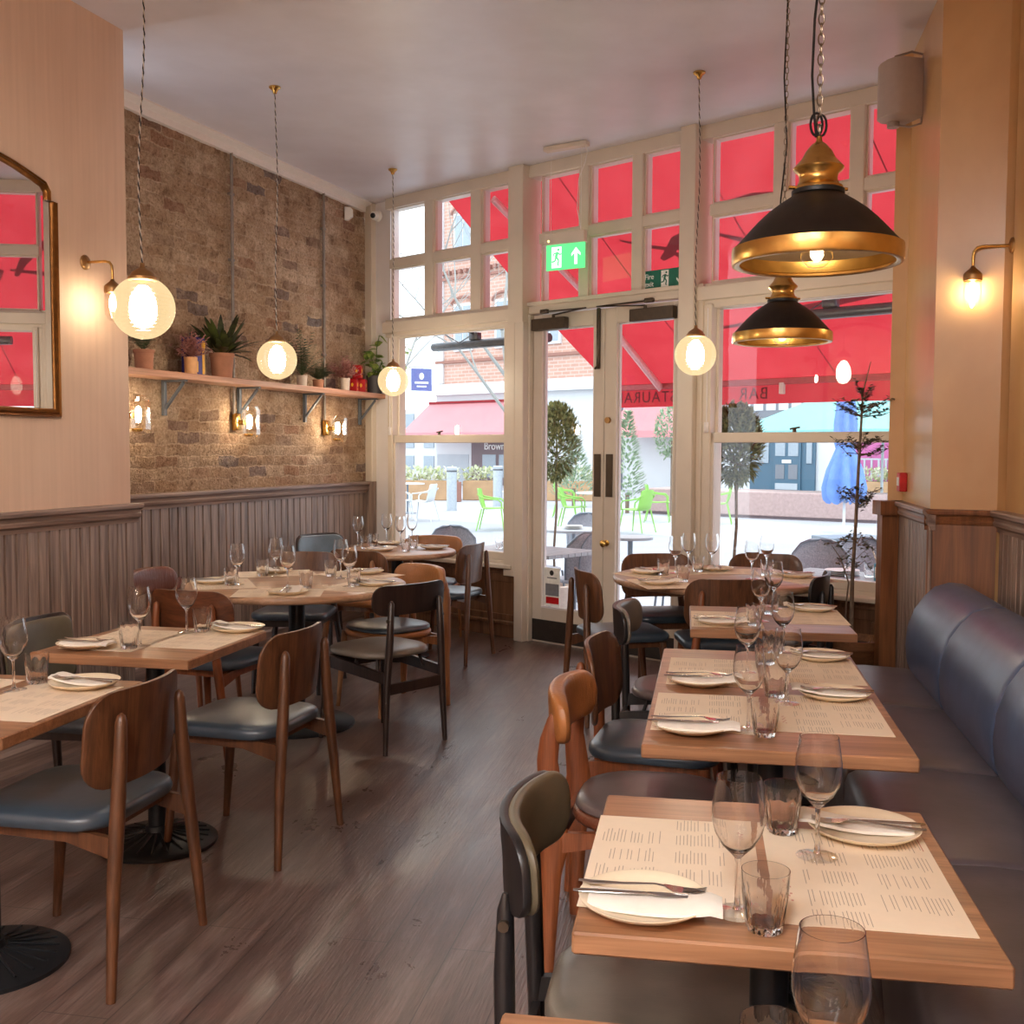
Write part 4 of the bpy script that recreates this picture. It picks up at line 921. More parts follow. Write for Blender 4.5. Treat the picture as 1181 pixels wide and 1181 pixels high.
def bulkhead(label, x, z):
    t = thing('glass_wall_lamp', label, 'wall lamp', BR.p(x, -.02, z), BR.a, 'brass and ribbed glass wall lamps on the brick')
    b = MB(); b.bbox(-.03, .03, -.03, .015, -.055, .065, b=.006); b.tube([(0, -.03, 0), (0, -.075, 0)], .018, 12); b.lathe([(0, -.10), (.03, -.095), (.034, -.085), (.030, -.078)], 18, (0, -.105)); b.build('wall_bracket', 'brass', t)
    ol = []; b = MB(); rings = []
    for z_, r in [(-.120, .014), (-.110, .042), (-.085, .060), (.085, .060), (.110, .042), (.122, .014)]: rings.append([(r*cos(2*pi*k/8+.39), -.130+r*sin(2*pi*k/8+.39), z_) for k in range(8)])
    b.loft(rings, True, True, True); b.build('faceted_glass', 'lampglass', t)
    MB().lathe([(0, -.045), (.012, -.04), (.018, -.01), (.018, .03), (.010, .05), (0, .054)], 14, (0, -.115)).build('bulb', 'bulb', t)
bulkhead('brass and faceted glass wall lamp under the shelf, left of the two on the brick', 1.07, 1.635)
bulkhead('brass and faceted glass wall lamp under the shelf, right of the two on the brick', 2.31, 1.615)
bulkhead('brass and faceted glass wall lamp half hidden behind the plaster pier', -.09, 1.65)
for lab, x in (('grey conduit running down the brick wall, left of the two', 1.05), ('grey conduit running down the brick wall, right of the two', 2.30)):
    b = MB(); b.tube([(x, -.022, 1.69), (x, -.022, CEIL-.07)], .011, 10)
    for z in (2.2, 2.75, 3.2): b.bbox(x-.022, x+.022, -.030, .0, z, z+.018, b=.002)
    o = b.build('conduit', 'conduit', None, BR.o, BR.a); tag(o, lab, 'pipe', 'conduits on the brick wall')

# ================================================================== SHELF
SHD = .21
sx1 = 3.10
b = MB(); b.bbox(-.7, sx1, -SHD, -.012, 1.885, 1.925, b=.003); o = b.build('shelf', 'shelfwood', None, BR.o, BR.a); tag(o, 'long pine wall shelf carrying plants and tins on the brick wall', 'shelf')
for i, (x, w) in enumerate(((.30, 'first'), (1.12, 'second'), (2.0, 'third'), (2.90, 'last'))):
    t = thing('shelf_bracket', 'grey steel shelf bracket, %s from the left under the shelf' % w, 'bracket', BR.p(x, 0, 0), BR.a, 'grey shelf brackets')
    b = MB(); b.bbox(-.014, .014, -.03, -.008, 1.66, 1.884, b=.001); b.bbox(-.014, .014, -.19, -.008, 1.872, 1.884, b=.001); b.build('angle', 'steelgrey', t)
    b = MB(); b.loft([[(-.010, -.034, 1.70), (.010, -.034, 1.70), (.010, -.028, 1.715), (-.010, -.028, 1.715)], [(-.010, -.17, 1.86), (.010, -.17, 1.86), (.010, -.165, 1.874), (-.010, -.165, 1.874)]], True, True, True); b.build('brace', 'steelgrey', t)
SZ = 1.9255
def leafmesh(b, base, tip, w, droop=.0, fold=.15, seg=5, up=Vector((0, 0, 1))):
    base = Vector(base); tip = Vector(tip); d = tip-base; L = d.length
    side = d.cross(up); side = side.normalized() if side.length > 1e-6 else Vector((1, 0, 0)); nn = side.cross(d).normalized()
    vs = []
    for i in range(seg+1):
        k = i/seg; p = base+d*k-up*droop*L*k*k; ww = w*sin(pi*min(1, k*.92+.06))**.8/2
        vs += [p-side*ww+nn*ww*fold, p, p+side*ww+nn*ww*fold]
    fs = []
    for i in range(seg):
        for j in (0, 1): fs.append((i*3+j, i*3+j+1, i*3+j+4, i*3+j+3))
    b.add(vs, fs)
def pot(t, r0, r1, h, m, soil=True, rim=True):
    pr = [(0, 0), (r0, 0), (r1*.97, h*.84)]
    pr += [(r1*1.04, h*.85), (r1*1.04, h)] if rim else [(r1, h)]
    pr += [(r1*.92, h), (r1*.88, h*.9)]
    MB().lathe(pr, 28).build('pot', m, t); MB().lathe([(0, h*.9), (r1*.9, h*.9)], 24).build('soil', 'soil', t)
def shelf_thing(px, name, label, cat, off=-.11, group=None):
    x = BR.hit(px, 420, off)[0]; return thing(name, label, cat, BR.p(x, off, SZ), BR.a, group)
R_ = random.Random(11)
# big leafy plant in terracotta
t = shelf_thing(256, 'potted_plant', 'dark broad-leaved plant in a terracotta pot on the shelf', 'plant'); pot(t, .066, .080, .165, 'terracotta')
b = MB()
for k in range(58):
    a = R_.random()*2*pi; e = .1+R_.random()*.95; L = .14+R_.random()*.12; d = Vector((cos(a)*cos(e), sin(a)*cos(e)*(.7 if sin(a) < 0 else .2), sin(e)))
    base = Vector((cos(a)*.02, sin(a)*.02, .15)); leafmesh(b, base, base+d*L*.35, .012, 0); leafmesh(b, base+d*L*.3, base+d*L*(1.5), .038, .18*cos(e), .2, 7)
b.build('foliage', 'leaf_dark2', t)
# tin behind, small pot in front
t = shelf_thing(223, 'oil_tin', 'tall blue and yellow tin behind the small peach pot on the shelf', 'tin', -.09)
b = MB(); b.bbox(-.065, .065, -.045, .045, 0, .245, b=.004); b.build('can', 'tinblue', t)
b = MB(); b.tube([(-.03, 0, .245), (-.03, 0, .27), (.0, 0, .28), (.03, 0, .27), (.03, 0, .245)], .004, 6); b.tube([(.045, .02, .245), (.045, .02, .262)], .012, 10); b.build('handle', 'iron', t)
b = MB(); b.prism_y([(.033, .01), (.058, .01), (.058, .16), (.033, .16)], -.0462, -.0455); b.prism_y([(.045+.020*cos(2*pi*k/20), .195+.032*sin(2*pi*k/20)) for k in range(20)], -.0462, -.0455)
b.prism_y([(-.05, .02), (-.01, .02), (-.01, .09), (-.05, .09)], -.0462, -.0455); b.build('printed_label', 'tinyellow', t)
t = shelf_thing(220, 'potted_sprigs', 'small peach pot of pink dry sprigs in front of the blue tin', 'plant', -.165); pot(t, .038, .043, .105, 'peachpot', rim=False)
def sprigs(t, m, z0, n, L, spread, rl=.010, seed=1):
    r = random.Random(seed); b = MB()
    for k in range(n):
        a = r.random()*2*pi; e = pi/2-r.random()*spread; d = Vector((cos(a)*cos(e), sin(a)*cos(e), sin(e))); l = L*(.5+r.random()*.6); p0 = Vector((0, 0, z0)); p1 = p0+d*l
        b.tube([p0, p0.lerp(p1, .5), p1], [.0012, .001, .0006], 4, False)
        for j in range(7):
            q = p0.lerp(p1, .35+.65*j/6); a2 = r.random()*6.3; leafmesh(b, q, q+Vector((cos(a2)*rl*1.6, sin(a2)*rl*1.6, rl*.7)), rl*.7, 0, .1, 2)
    b.build('foliage', m, t)
sprigs(t, 'heather', .10, 90, .15, 1.35, .020, 2)
# fern
t = shelf_thing(348, 'potted_fern', 'feathery fern in a pale pot to the right of the middle globe lamp', 'plant', -.10); pot(t, .036, .043, .085, 'whitepot', rim=False)
def fern(t, z0, n, L, seed, m='leaf_fern', lean=0):
    r = random.Random(seed); b = MB()
    for k in range(n):
        a = r.random()*2*pi; e = .55+r.random()*.9; l = L*(.6+.5*r.random()); d = Vector((cos(a)*cos(e)+lean, sin(a)*cos(e)*(.7 if sin(a) < 0 else .15), sin(e)))
        pts = [Vector((0, 0, z0))+d*l*q-Vector((0, 0, .35*l*q*q*cos(e))) for q in [i/12 for i in range(13)]]
        b.tube(pts, [.0016*(1-q/14) for q in range(13)], 4, False)
        for i in range(2, 13):
            s = (pts[i]-pts[i-1]).cross(Vector((0, 0, 1))).normalized(); w = .040*sin(pi*(i-1)/13)**.7+.004
            for sg in (-1, 1): leafmesh(b, pts[i], pts[i]+s*sg*w*1.2+(pts[i]-pts[i-1])*.5, .019, .1, .1, 2)
    b.build('foliage', m, t)
fern(t, .08, 26, .38, 5, lean=-.10)
t = shelf_thing(367, 'potted_fern', 'low dark fern in a brown pot right beside the feathery fern', 'plant', -.14); pot(t, .038, .044, .062, 'terracotta', rim=False); fern(t, .055, 30, .20, 8, 'leaf_fern')
t = shelf_thing(398, 'potted_sprigs', 'small pale pot of faded sprigs left of the red tins', 'plant', -.15); pot(t, .034, .040, .10, 'whitepot', rim=False); sprigs(t, 'heather', .095, 85, .16, 1.35, .020, 4)
t = shelf_thing(166, 'potted_fern', 'green fern behind the largest globe lamp on the shelf', 'plant', -.12); pot(t, .05, .06, .12, 'terracotta'); fern(t, .11, 16, .30, 21, 'leaf_fern')
# red tins
def redtin(px, z, lab, off=-.10):
    x = BR.hit(px, 420, off)[0]; t = thing('spice_tin', lab, 'tin', BR.p(x, off, SZ+z), BR.a+.25, 'red tins on the shelf')
    b = MB(); b.bbox(-.038, .038, -.036, .036, 0, .105, b=.004); b.bbox(-.036, .036, -.034, .034, .105, .110, b=.002); b.build('can', 'tinred', t)
    b = MB(); b.prism_y([(.013*cos(2*pi*k/14)*(1-.5*max(0, sin(2*pi*k/14))), .062+.020*sin(2*pi*k/14)) for k in range(14)], -.0372, -.0362); b.prism_y([(-.017, .018), (.017, .018), (.017, .028), (-.017, .028)], -.0372, -.0362)
    b.build('printed_flame', 'tinyellow', t)
    b = MB(); b.prism_y([(.010*cos(2*pi*k/12), .058+.016*sin(2*pi*k/12)) for k in range(12)], -.0010, 0); b.build('side_flame', 'tinyellow', t, (-.0385, 0, 0), rot=(0, 0, -pi/2))
redtin(407.5, 0, 'red tin with gold flame on the shelf, left of the lower pair', -.11); redtin(417.5, 0, 'red tin with gold flame on the shelf, right of the lower pair', -.13); redtin(412.5, .1125, 'red tin with gold flame stacked on top of the other two', -.12)
# vine in dark pot
t = shelf_thing(432, 'trailing_plant', 'leggy green vine in a charcoal pot at the window end of the shelf', 'plant', -.13); pot(t, .060, .072, .155, 'darkpot', rim=False)
b = MB(); lb = MB(); r = random.Random(5)
for pts in ([(0, 0, .14), (-.03, 0, .24), (-.08, -.01, .32), (-.15, -.02, .35), (-.22, -.02, .34)], [(0, 0, .14), (.01, -.01, .26), (.0, -.02, .38), (.03, -.03, .50)], [(.01, 0, .14), (.05, -.04, .26), (.11, -.08, .33), (.17, -.12, .34), (.20, -.14, .26)], [(.02, 0, .14), (.08, -.05, .24), (.15, -.10, .30), (.22, -.15, .36), (.27, -.18, .44)], [(0, 0, .14), (-.02, .01, .22), (-.05, .02, .28)], [(0, 0, .14), (.03, -.02, .2), (.06, -.04, .28), (.10, -.06, .38)]):
    pts = [Vector(p) for p in pts]; b.tube(pts, .0035, 5)
    for i in range(1, len(pts)):
        for q in (.2, .6, 1.0):
            p = pts[i-1].lerp(pts[i], q); a = r.random()*6.3; L = .070+r.random()*.045
            leafmesh(lb, p, p+Vector((cos(a)*L, sin(a)*L*.7, (r.random()-.45)*L)), L*.75, .25, .2, 4)
b.build('stems', 'leaf', t); lb.build('foliage', 'leaf_vine', t)

# ================================================================== MIRROR
t = thing('wall_mirror', 'arched mirror in a gilt wooden frame on the plaster pier', 'mirror', PL.p(0, .04, 0), PL.a)
xr = PL.hit(71, 470, .02)[0]; wdt = .98; xl = xr-wdt; zb, zs, zc = 1.595, 2.585, 2.74
def mir_outline(g):     # arched top with stepped shoulders
    a = []
    a += [(xl+g, zb+g), (xr-g, zb+g), (xr-g, zs-.0), (xr-.045-g*.8, zs+.0), (xr-.045-g*.8, zs+.045-g*.3), (xr-.075-g*.6, zs+.085-g*.8)]
    n = 9; x0 = xr-.075-g*.6; x1 = xl+.075+g*.6; z0 = zs+.085-g*.8
    for k in range(1, n): u = k/n; a.append((x0+(x1-x0)*u, z0+(zc-zs-.085)*sin(pi*u)*1.0))
    a += [(xl+.075+g*.6, zs+.085-g*.8), (xl+.045+g*.8, zs+.045-g*.3), (xl+.045+g*.8, zs), (xl+g, zs)]
    return a
b = MB(); rings = []
for g, y in ((0, 0), (0, -.018), (.008, -.028), (.016, -.022), (.024, -.030), (.036, -.024), (.042, -.012), (.042, 0)): rings.append([(x, y, z) for x, z in mir_outline(g)])
b.loft(rings, True, False); b.build('frame', 'mirrorframe', t)
b = MB(); b.prism_y(mir_outline(.040), -.012, -.004); b.build('mirror_glass', 'mirror', t)

# ================================================================== FITTINGS
# emergency exit sign hung from the ceiling
a0 = Vector((.228, 7.697, CEIL)); a1 = Vector((.5, 7.523, CEIL)); ang = atan2(a1.y-a0.y, a1.x-a0.x); mid = (a0+a1)/2
e = thing('hanging_exit_sign', 'lit green running-man exit sign hanging on wires in front of the door transom', 'exit sign', mid, ang)
L = .158
MB().bbox(-.17, .17, -.03, .03, -.035, -.002, b=.004).build('ceiling_box', 'cream', e)
b = MB(); b.tube([(-.12, 0, -.03), (-.12, 0, -.60)], .0015, 5); b.tube([(.12, 0, -.03), (.12, 0, -.60)], .0015, 5)
b.tube([(.15, 0, -.03), (.165, 0, -.08), (.15, 0, -.14), (.10, 0, -.25), (.09, 0, -.45), (.12, 0, -.60)], .003, 6); b.build('hanging_wire', 'cream_pale', e)
MB().bbox(-L, L, -.022, .022, -.68, -.60, b=.004).build('light_housing', 'cream', e)
MB().tube([(-.125, -.024, -.655), (-.125, -.022, -.655)], .007, 10).build('indicator_light', 'led', e)
MB().box(-L+.005, L-.005, -.005, .005, -.855, -.68).build('sign_plate', 'signgreen_lit', e)
def arrow(b, x, z, s, up, y0, y1):
    pts = [(0, 1), (.62, .28), (.62, -.02), (.20, .32), (.20, -1), (-.20, -1), (-.20, .32), (-.62, -.02), (-.62, .28)]
    b.prism_y([(x+px*s, z+pz*s*(1 if up else -1)) for px, pz in (pts if up else pts[::-1])], y0, y1)
def limb(b, p, q, w, y0, y1):
    d = Vector((q[0]-p[0], q[1]-p[1])); n_ = Vector((-d.y, d.x)).normalized()*w
    b.prism_y([(p[0]+n_.x, p[1]+n_.y), (p[0]-n_.x, p[1]-n_.y), (q[0]-n_.x, q[1]-n_.y), (q[0]+n_.x, q[1]+n_.y)], y0, y1)
def runner(parent, x, z, s, y, mw, mg):
    b = MB(); b.box(x-.55*s, x+.55*s, y-.0008, y, z-s, z+s); b.build('doorway_symbol', mw, parent)
    b = MB(); y0, y1 = y-.0020, y-.0008
    b.prism_y([(x+.22*s+.13*s*cos(2*pi*k/14), z+.72*s+.13*s*sin(2*pi*k/14)) for k in range(14)], y0, y1)
    for p, q, w in (((.12, .5), (-.05, .02), .14), ((.12, .45), (.42, .22), .06), ((.42, .22), (.52, .35), .05), ((.05, .42), (-.28, .38), .06), ((-.28, .38), (-.38, .12), .05), ((-.03, .05), (.25, -.30), .08), ((.25, -.3), (.15, -.75), .07), ((.15, -.75), (.3, -.8), .05), ((-.05, .05), (-.15, -.35), .08), ((-.15, -.35), (-.52, -.42), .07)):
        limb(b, (x+p[0]*s, z+p[1]*s), (x+q[0]*s, z+q[1]*s), w*s, y0, y1)
    b.build('running_man_symbol', mg, parent)
runner(e, -.07, -.768, .072, -.0052, 'signwhite_lit', 'signgreen_lit')
b = MB(); arrow(b, .085, -.768, .058, True, -.0062, -.0052); b.build('arrow_symbol', 'signwhite_lit', e)
# fire exit panel on the transom glass
f = thing('fire_exit_sign', 'dark green Fire exit panel with a down arrow on the transom above the doors', 'exit sign', FR.p(2.575, -.004, 2.548), FR.a)
MB().box(0, .37, -.004, 0, 0, .128).build('sign_plate', 'signgreen', f)
text_mesh('Fire', .052, 'lettering', 'signwhite', f, (.012, -.0045, .070), (pi/2, 0, 0), align='LEFT', spacing=.95)
text_mesh('exit', .052, 'lettering', 'signwhite', f, (.012, -.0045, .020), (pi/2, 0, 0), align='LEFT', spacing=.95)
runner(f, .178, .065, .055, -.0042, 'signwhite', 'signgreen')
b = MB(); arrow(b, .300, .062, .046, False, -.0052, -.0042); b.build('arrow_symbol', 'signwhite', f)
# leaflet stuck on the door glass
q = FR.hit(642, 690, 0); c = thing('door_sticker', 'small white notice with a dark crest and red strip on the left door glass', 'sticker', FR.p(1.66+.02, .008, .30), FR.a)
MB().box(0, .155, -.001, .001, -.02, .27).build('card', 'signwhite', c)
b = MB(); b.prism_y([(.075+.020*cos(2*pi*k/16), .232+.020*sin(2*pi*k/16)) for k in range(16)], -.002, -.001); b.build('crest', 'dark_plastic', c)
b = MB()
for z in (.19, ): b.box(.03, .125, -.0018, -.001, z, z+.008)
b.box(.015, .145, -.0018, -.001, .06, .15); b.build('printed_photo', 'railing', c)
b = MB(); b.box(.02, .145, -.0020, -.001, .0, .05); b.build('red_strip', 'redplastic', c)
# security camera, alarm sensor, loudspeaker, call point
Pc = FR.p(-.17, -.03, 3.43)
t = thing('security_camera', 'small white dome camera in the corner above the left window', 'camera', Pc, FR.a)
MB().lathe([(0, .0), (.045, 0), (.045, .02), (.03, .03)], 24).build('mount', 'white', t, rot=(pi/2, 0, 0))
b = MB(); b.lathe([(0, -.035), (.02, -.032), (.034, -.016), (.038, .0), (.034, .016), (.02, .032), (0, .035)], 20); b.build('camera_body', 'white', t, (.01, -.055, -.005))
b = MB(); b.lathe([(.0, 0), (.022, 0), (.022, .012), (.014, .018), (0, .018)], 20); b.build('lens', 'dark_plastic', t, (.02, -.078, -.008), rot=(pi/2+.2, 0, .35))
d = ray(404, 245); q = BR.hit(404, 247, -.04)
t = thing('alarm_sensor', 'white alarm sensor near the ceiling at the end of the brick wall', 'sensor', BR.p(q[0], -.02, q[2]), BR.a+.5)
b = MB(); b.loft([[(-.03, 0, -.05), (.03, 0, -.05), (.03, .03, -.05), (-.03, .03, -.05)], [(-.033, -.035, -.02), (.033, -.035, -.02), (.033, .03, -.02), (-.033, .03, -.02)], [(-.033, -.04, .03), (.033, -.04, .03), (.033, .03, .03), (-.033, .03, .03)], [(-.028, -.02, .055), (.028, -.02, .055), (.028, .03, .055), (-.028, .03, .055)]]); b.build('housing', 'white', t)
b = MB(); b.bbox(-.022, .022, -.041, -.03, -.022, .012, b=.003); b.build('sensor_lens', 'cream_pale', t)
# loudspeaker on the pier flank
sp = Vector((2.135, 5.55, 0)); fn = Vector((-.98, .185, 0)); pa = FK.a
t = thing('wall_speaker', 'warm grey loudspeaker on a bracket near the ceiling on the right', 'speaker', FK.p(.30, .045, 3.13), FK.a)
# local x towards camera, y into pier ; speaker body sticks out (-y) turned to the room
b = MB(); rings = []
for x, wy in ((-.105, .0), (-.10, .012), (0, .02), (.10, .012), (.105, 0)): pass
ol = [(-.11, -.05), (-.11, -.19), (-.085, -.225), (-.03, -.245), (.03, -.245), (.085, -.225), (.11, -.19), (.11, -.05), (.08, -.035), (-.08, -.035)]
b.loft([[(x*.93, y*.96, .0) for x, y in ol], [(x, y, .008) for x, y in ol], [(x, y, .292) for x, y in ol], [(x*.93, y*.96, .30) for x, y in ol]]); b.build('cabinet', 'grey_plastic', t, (.0, -.02, -.02), rot=(0, 0, .45)).scale = (.84, .84, .93)
b = MB(); b.bbox(-.02, .02, -.01, .0, -.03, .30, b=.003); b.tube([(0, -.005, .31), (0, -.06, .325), (0, -.14, .305)], .010, 6, sq=.5); b.tube([(0, -.005, -.03), (0, -.06, -.045), (0, -.14, -.03)], .010, 6, sq=.5); b.tube([(0, -.14, -.045), (0, -.14, -.02)], .03, 14)
b.build('bracket', 'grey_plastic', t)
q = FK.hit(1046, 556, .05)
t = thing('fire_call_point', 'red fire alarm call point just above the panelling by the right window', 'fire alarm', FK.p(q[0], .05, q[2]), FK.a)
MB().bbox(-.045, .045, -.045, -.005, -.05, .05, b=.005).build('casing', 'redplastic', t); MB().bbox(-.03, .03, -.048, -.044, -.02, .025, b=.002).build('press_panel', 'white', t)

# ================================================================== POTTED TREE INSIDE
tb = at(985, 742, .40); tt = thing('potted_tree', 'thin indoor tree with tiers of small dark leaves in an oak tub', 'plant', (1.905, 6.03, 0), 0)
MB().lathe([(0, 0), (.135, 0), (.14, .01), (.168, .36), (.175, .365), (.178, .41), (.168, .412), (.162, .38), (.158, .37)], 40).build('tub', 'tub', tt)
MB().lathe([(0, .37), (.16, .37)], 30).build('soil', 'soil', tt)
b = MB(); lf = MB(); r = random.Random(9)
trunk = [Vector((-.0, 0, .36)), Vector((.0, 0, .75)), Vector((.012, 0, 1.05)), Vector((.02, .0, 1.35)), Vector((.03, 0, 1.62)), Vector((.035, 0, 1.78)), Vector((.075, 0, 1.95))]
b.tube(trunk, [.013, .011, .010, .009, .007, .005, .002], 8); b.tube([(-.03, .01, .36), (-.028, .01, .6), (-.02, 0, .72), (-.07, 0, .86), (-.12, 0, .93)], [.006, .005, .005, .003, .0015], 6)
tiers = [(1.70, 22, .21), (1.48, 20, .20), (1.20, 18, .16), (.98, 9, .19), (.86, 6, .14), (1.78, 8, .07)]
for z0, nb, L in tiers:
    for k in range(nb):
        a = r.random()*2*pi; l = L*(.5+.5*r.random()); zz = z0+(r.random()-.5)*.06
        p0 = Vector((.015+.01*z0, 0, zz-.03)); pm = p0+Vector((cos(a)*l*.5, sin(a)*l*.5, .05*r.random())); p1 = p0+Vector((cos(a)*l, sin(a)*l, (.03+r.random()*.06 if z0 > 1 else -.02)))
        b.tube([p0, pm, p1], [.0028, .002, .0008], 4, False)
        for j in range(20):
            q = pm.lerp(p1, -.3+1.3*j/19); a2 = r.random()*6.3; l2 = .026; leafmesh(lf, q, q+Vector((cos(a2)*l2, sin(a2)*l2, (r.random()-.4)*l2)), .015, 0, .2, 2)
b.build('trunk', 'bark', tt); lf.build('foliage', 'holly', tt)
MB().lathe([(0, .385), (.035, .385), (.020, .395), (.010, .42), (.007, .50), (0, .505)], 14, (.11, -.03)).build('watering_spike', 'lampglass', tt)
# ================================================================== STREET
GZ = -.13
P_ = [FR.p(-60, .12), FR.p(40, .12), FR.p(40, 40), FR.p(-60, 40)]
b = MB(); b.add([(p.x, p.y, GZ) for p in P_]+[(p.x, p.y, GZ-.2) for p in P_], [(0, 1, 2, 3), (7, 6, 5, 4), (0, 4, 5, 1), (1, 5, 6, 2), (2, 6, 7, 3), (3, 7, 4, 0)], True); struct(b.build('pavement', 'pavement'))
b = MB(); b.box(-55, 38, 6.2, 10.5, GZ, GZ+.006); struct(b.build('road_surface', 'road', None, FR.o, FR.a))
# red shop awning
AP0, AZ0, AP1, AZ1, AS0, AS1 = .13, 3.60, 2.50, 2.08, .40, 7.2
aw = thing('shop_awning', 'large red canvas awning sloping down over the pavement outside the windows', 'awning', FR.o, FR.a)
def awp(s, k, off=0):      # k 0..1 down the slope
    n_ = Vector((0, AZ0-AZ1, AP1-AP0)).normalized(); return (s, AP0+(AP1-AP0)*k+n_.y*off, AZ0+(AZ1-AZ0)*k-.05*sin(pi*k)+n_.z*off)
b = MB(); NS = 24; NK = 8
for off in (0, .004): pass
g = [[awp(AS0+(AS1-AS0)*i/NS, j/NK) for i in range(NS+1)] for j in range(NK+1)]
vs = [p for r_ in g for p in r_]; b.add(vs, [(j*(NS+1)+i, j*(NS+1)+i+1, (j+1)*(NS+1)+i+1, (j+1)*(NS+1)+i) for j in range(NK) for i in range(NS)]); b.build('canopy', 'awning', aw)
b = MB(); b.loft([[(AS0+(AS1-AS0)*i/60, AP1+.03+.006*sin(i*1.3), z) for i in range(61)] for z in (AZ1, AZ1-.21)], False, False); b.build('valance', 'awning', aw)
b = MB(); b.bbox(AS0, AS1, AP1-.03, AP1+.028, AZ1-.045, AZ1+.01, b=.006); b.build('front_bar', 'awning_bar', aw)
b = MB()
for s in (1.6, 2.8, 4.0, 5.2, 6.4): b.loft([[awp(s-.005, k/NK, -.003), awp(s+.005, k/NK, -.003)] for k in range(NK+1)], False, False)
b.build('canopy_seams', 'awning_ink', aw)
def awhit(px, py):
    d = ray(px, py); A = FR.p(0, AP0, AZ0); n_ = FR.y*(AZ0-AZ1)+Vector((0, 0, 1))*(AP1-AP0); e = Vector((0, 0, EYE)); t = (A-e).dot(n_)/d.dot(n_)
    q = FR.loc(e+d*t); return q[0], (q[1]-AP0)/(AP1-AP0)
b = MB()
for path, w in (([(826, 240), (845, 228), (870, 222), (895, 221), (925, 226), (960, 243), (985, 260)], .05), ([(793, 279), (770, 280), (745, 277), (715, 271)], .022), ([(790, 262), (780, 270), (772, 285), (764, 292)], .045), ([(793, 300), (785, 288), (776, 283)], .03), ([(824, 262), (860, 270), (900, 268), (940, 262), (985, 250)], .035), ([(997, 248), (1015, 258), (1034, 262)], .05), ([(900, 352), (960, 342), (1020, 330)], .04), ([(833, 372), (870, 366), (900, 352)], .03)):
    pts = [awhit(*p) for p in path]; L_ = []; n = len(pts)
    for i, (s, k) in enumerate(pts):
        ww = w*(.25+.75*sin(pi*(i+.3)/(n-.4))); a_, c_ = pts[max(i-1, 0)], pts[min(i+1, n-1)]; dx, dk = c_[0]-a_[0], (c_[1]-a_[1])*2.8; l = hypot(dx, dk)
        L_.append([awp(s-dk/l*ww, k+dx/l*ww/2.8, -.004), awp(s+dk/l*ww, k-dx/l*ww/2.8, -.004)])
    b.loft(L_, False, False)
b.build('printed_emblem', 'awning_ink', aw)
def awtext(px0, px1, py, txt):
    d0 = FR.hit(px0, py, AP1+.02); d1 = FR.hit(px1, py, AP1+.02)
    # legible from the street, so mirrored when seen from inside
    text_mesh(txt, .15, 'valance_lettering', 'letter_ink', aw, ((d0[0]+d1[0])/2, AP1+.020, AZ1-.165), (pi/2, 0, pi), spacing=1.15)
awtext(853, 885, 457, 'BAR'); awtext(725, 770, 460, 'RESTAURANT')
def arm(s):
    b = MB(); b.tube([(s, .12, 3.42), (s+.03, 1.25, 2.80), (s-.02, AP1-.03, AZ1-.03)], .022, 8, sq=1.6); b.tube([(s, .16, 3.40), (s+.03, 1.25, 2.77), (s-.02, AP1-.05, AZ1-.06)], .012, 6); b.tube([(s+.03, 1.20, 2.79), (s+.03, 1.30, 2.79)], .035, 10); b.build('folding_arm', 'awning_arm', aw)
arm(1.03); arm(5.6)
b = MB(); b.bbox(2.27, 2.31, AP1-.05, AP1+.0, AZ1-.13, AZ1-.03, b=.004); b.build('bar_joint', 'whitepot', aw)
# heaters
for s0, s1, ms, w in ((.0, 1.34, .51, 'left'), (3.47, 4.62, 3.73, 'right')):
    h = thing('patio_heater', 'grey tubular infrared heater outside the %s window under the transom' % w, 'heater', FR.o, FR.a, 'infrared heaters')
    b = MB(); b.tube([(s0, .45, 2.345), (s1, .45, 2.345)], .036, 14); b.bbox(s0+.02, s1-.02, .42, .48, 2.31, 2.325, b=.003); b.build('heater_tube', 'heater', h)
    b = MB(); b.bbox(ms-.05, ms+.05, .42, .48, 2.38, 2.44, b=.006); b.tube([(ms, .45, 2.36), (ms, .45, 2.40)], .02, 8); b.tube([(ms, .45, 2.43), (ms, .11, 2.50)], .014, 8); b.tube([(ms-.05, .45, 2.42), (ms-.14, .40, 2.36), (ms-.2, .30, 2.42), (ms-.22, .12, 2.50)], .005, 6); b.build('wall_bracket', 'heater', h)
# bay trees
def bay(label, px, Y, zt, zb, w, potr, seed):
    p = at_y(px, 520, Y); t = thing('bay_tree', label, 'tree', (p.x, p.y, GZ), 0, 'clipped bay trees'); r = random.Random(seed)
    MB().lathe([(0, 0), (potr*.7, 0), (potr*.95, .05), (potr, .10), (potr*.96, .14), (potr, .17), (potr, .25), (potr*.9, .26), (potr*.85, .22), (0, .22)], 28).build('pot', 'whitepot', t)
    b = MB(); b.tube([(0, 0, .2), (-.012, 0, .6), (.012, 0, 1.0), (0, 0, zb-GZ+.2)], [.014, .012, .012, .012], 8)
    cz = (zt+zb)/2-GZ; H2 = (zt-zb)/2
    lf = MB()
    for k in range(16): a = r.random()*6.28; e = r.random()*2.2-1; b.tube([(0, 0, cz-.15), (cos(a)*w*.7*cos(e), sin(a)*w*.7*cos(e), cz+H2*.7*sin(e))], [.005, .002], 4, False)
    for k in range(2100):
        a = r.random()*2*pi; u = r.random()*2-1; R = (.55+.45*r.random()**.5); q = Vector((cos(a)*sqrt(1-u*u)*w*R, sin(a)*sqrt(1-u*u)*w*R, cz+u*H2*R))
        d = (q-Vector((0, 0, cz-.1))).normalized()+Vector((r.random()-.5, r.random()-.5, r.random()-.2))*1.2; d.normalize(); leafmesh(lf, q, q+d*.065, .026, .1, .2, 2)
    b.build('trunk', 'bark', t); lf.build('foliage', 'leaf_bay', t)
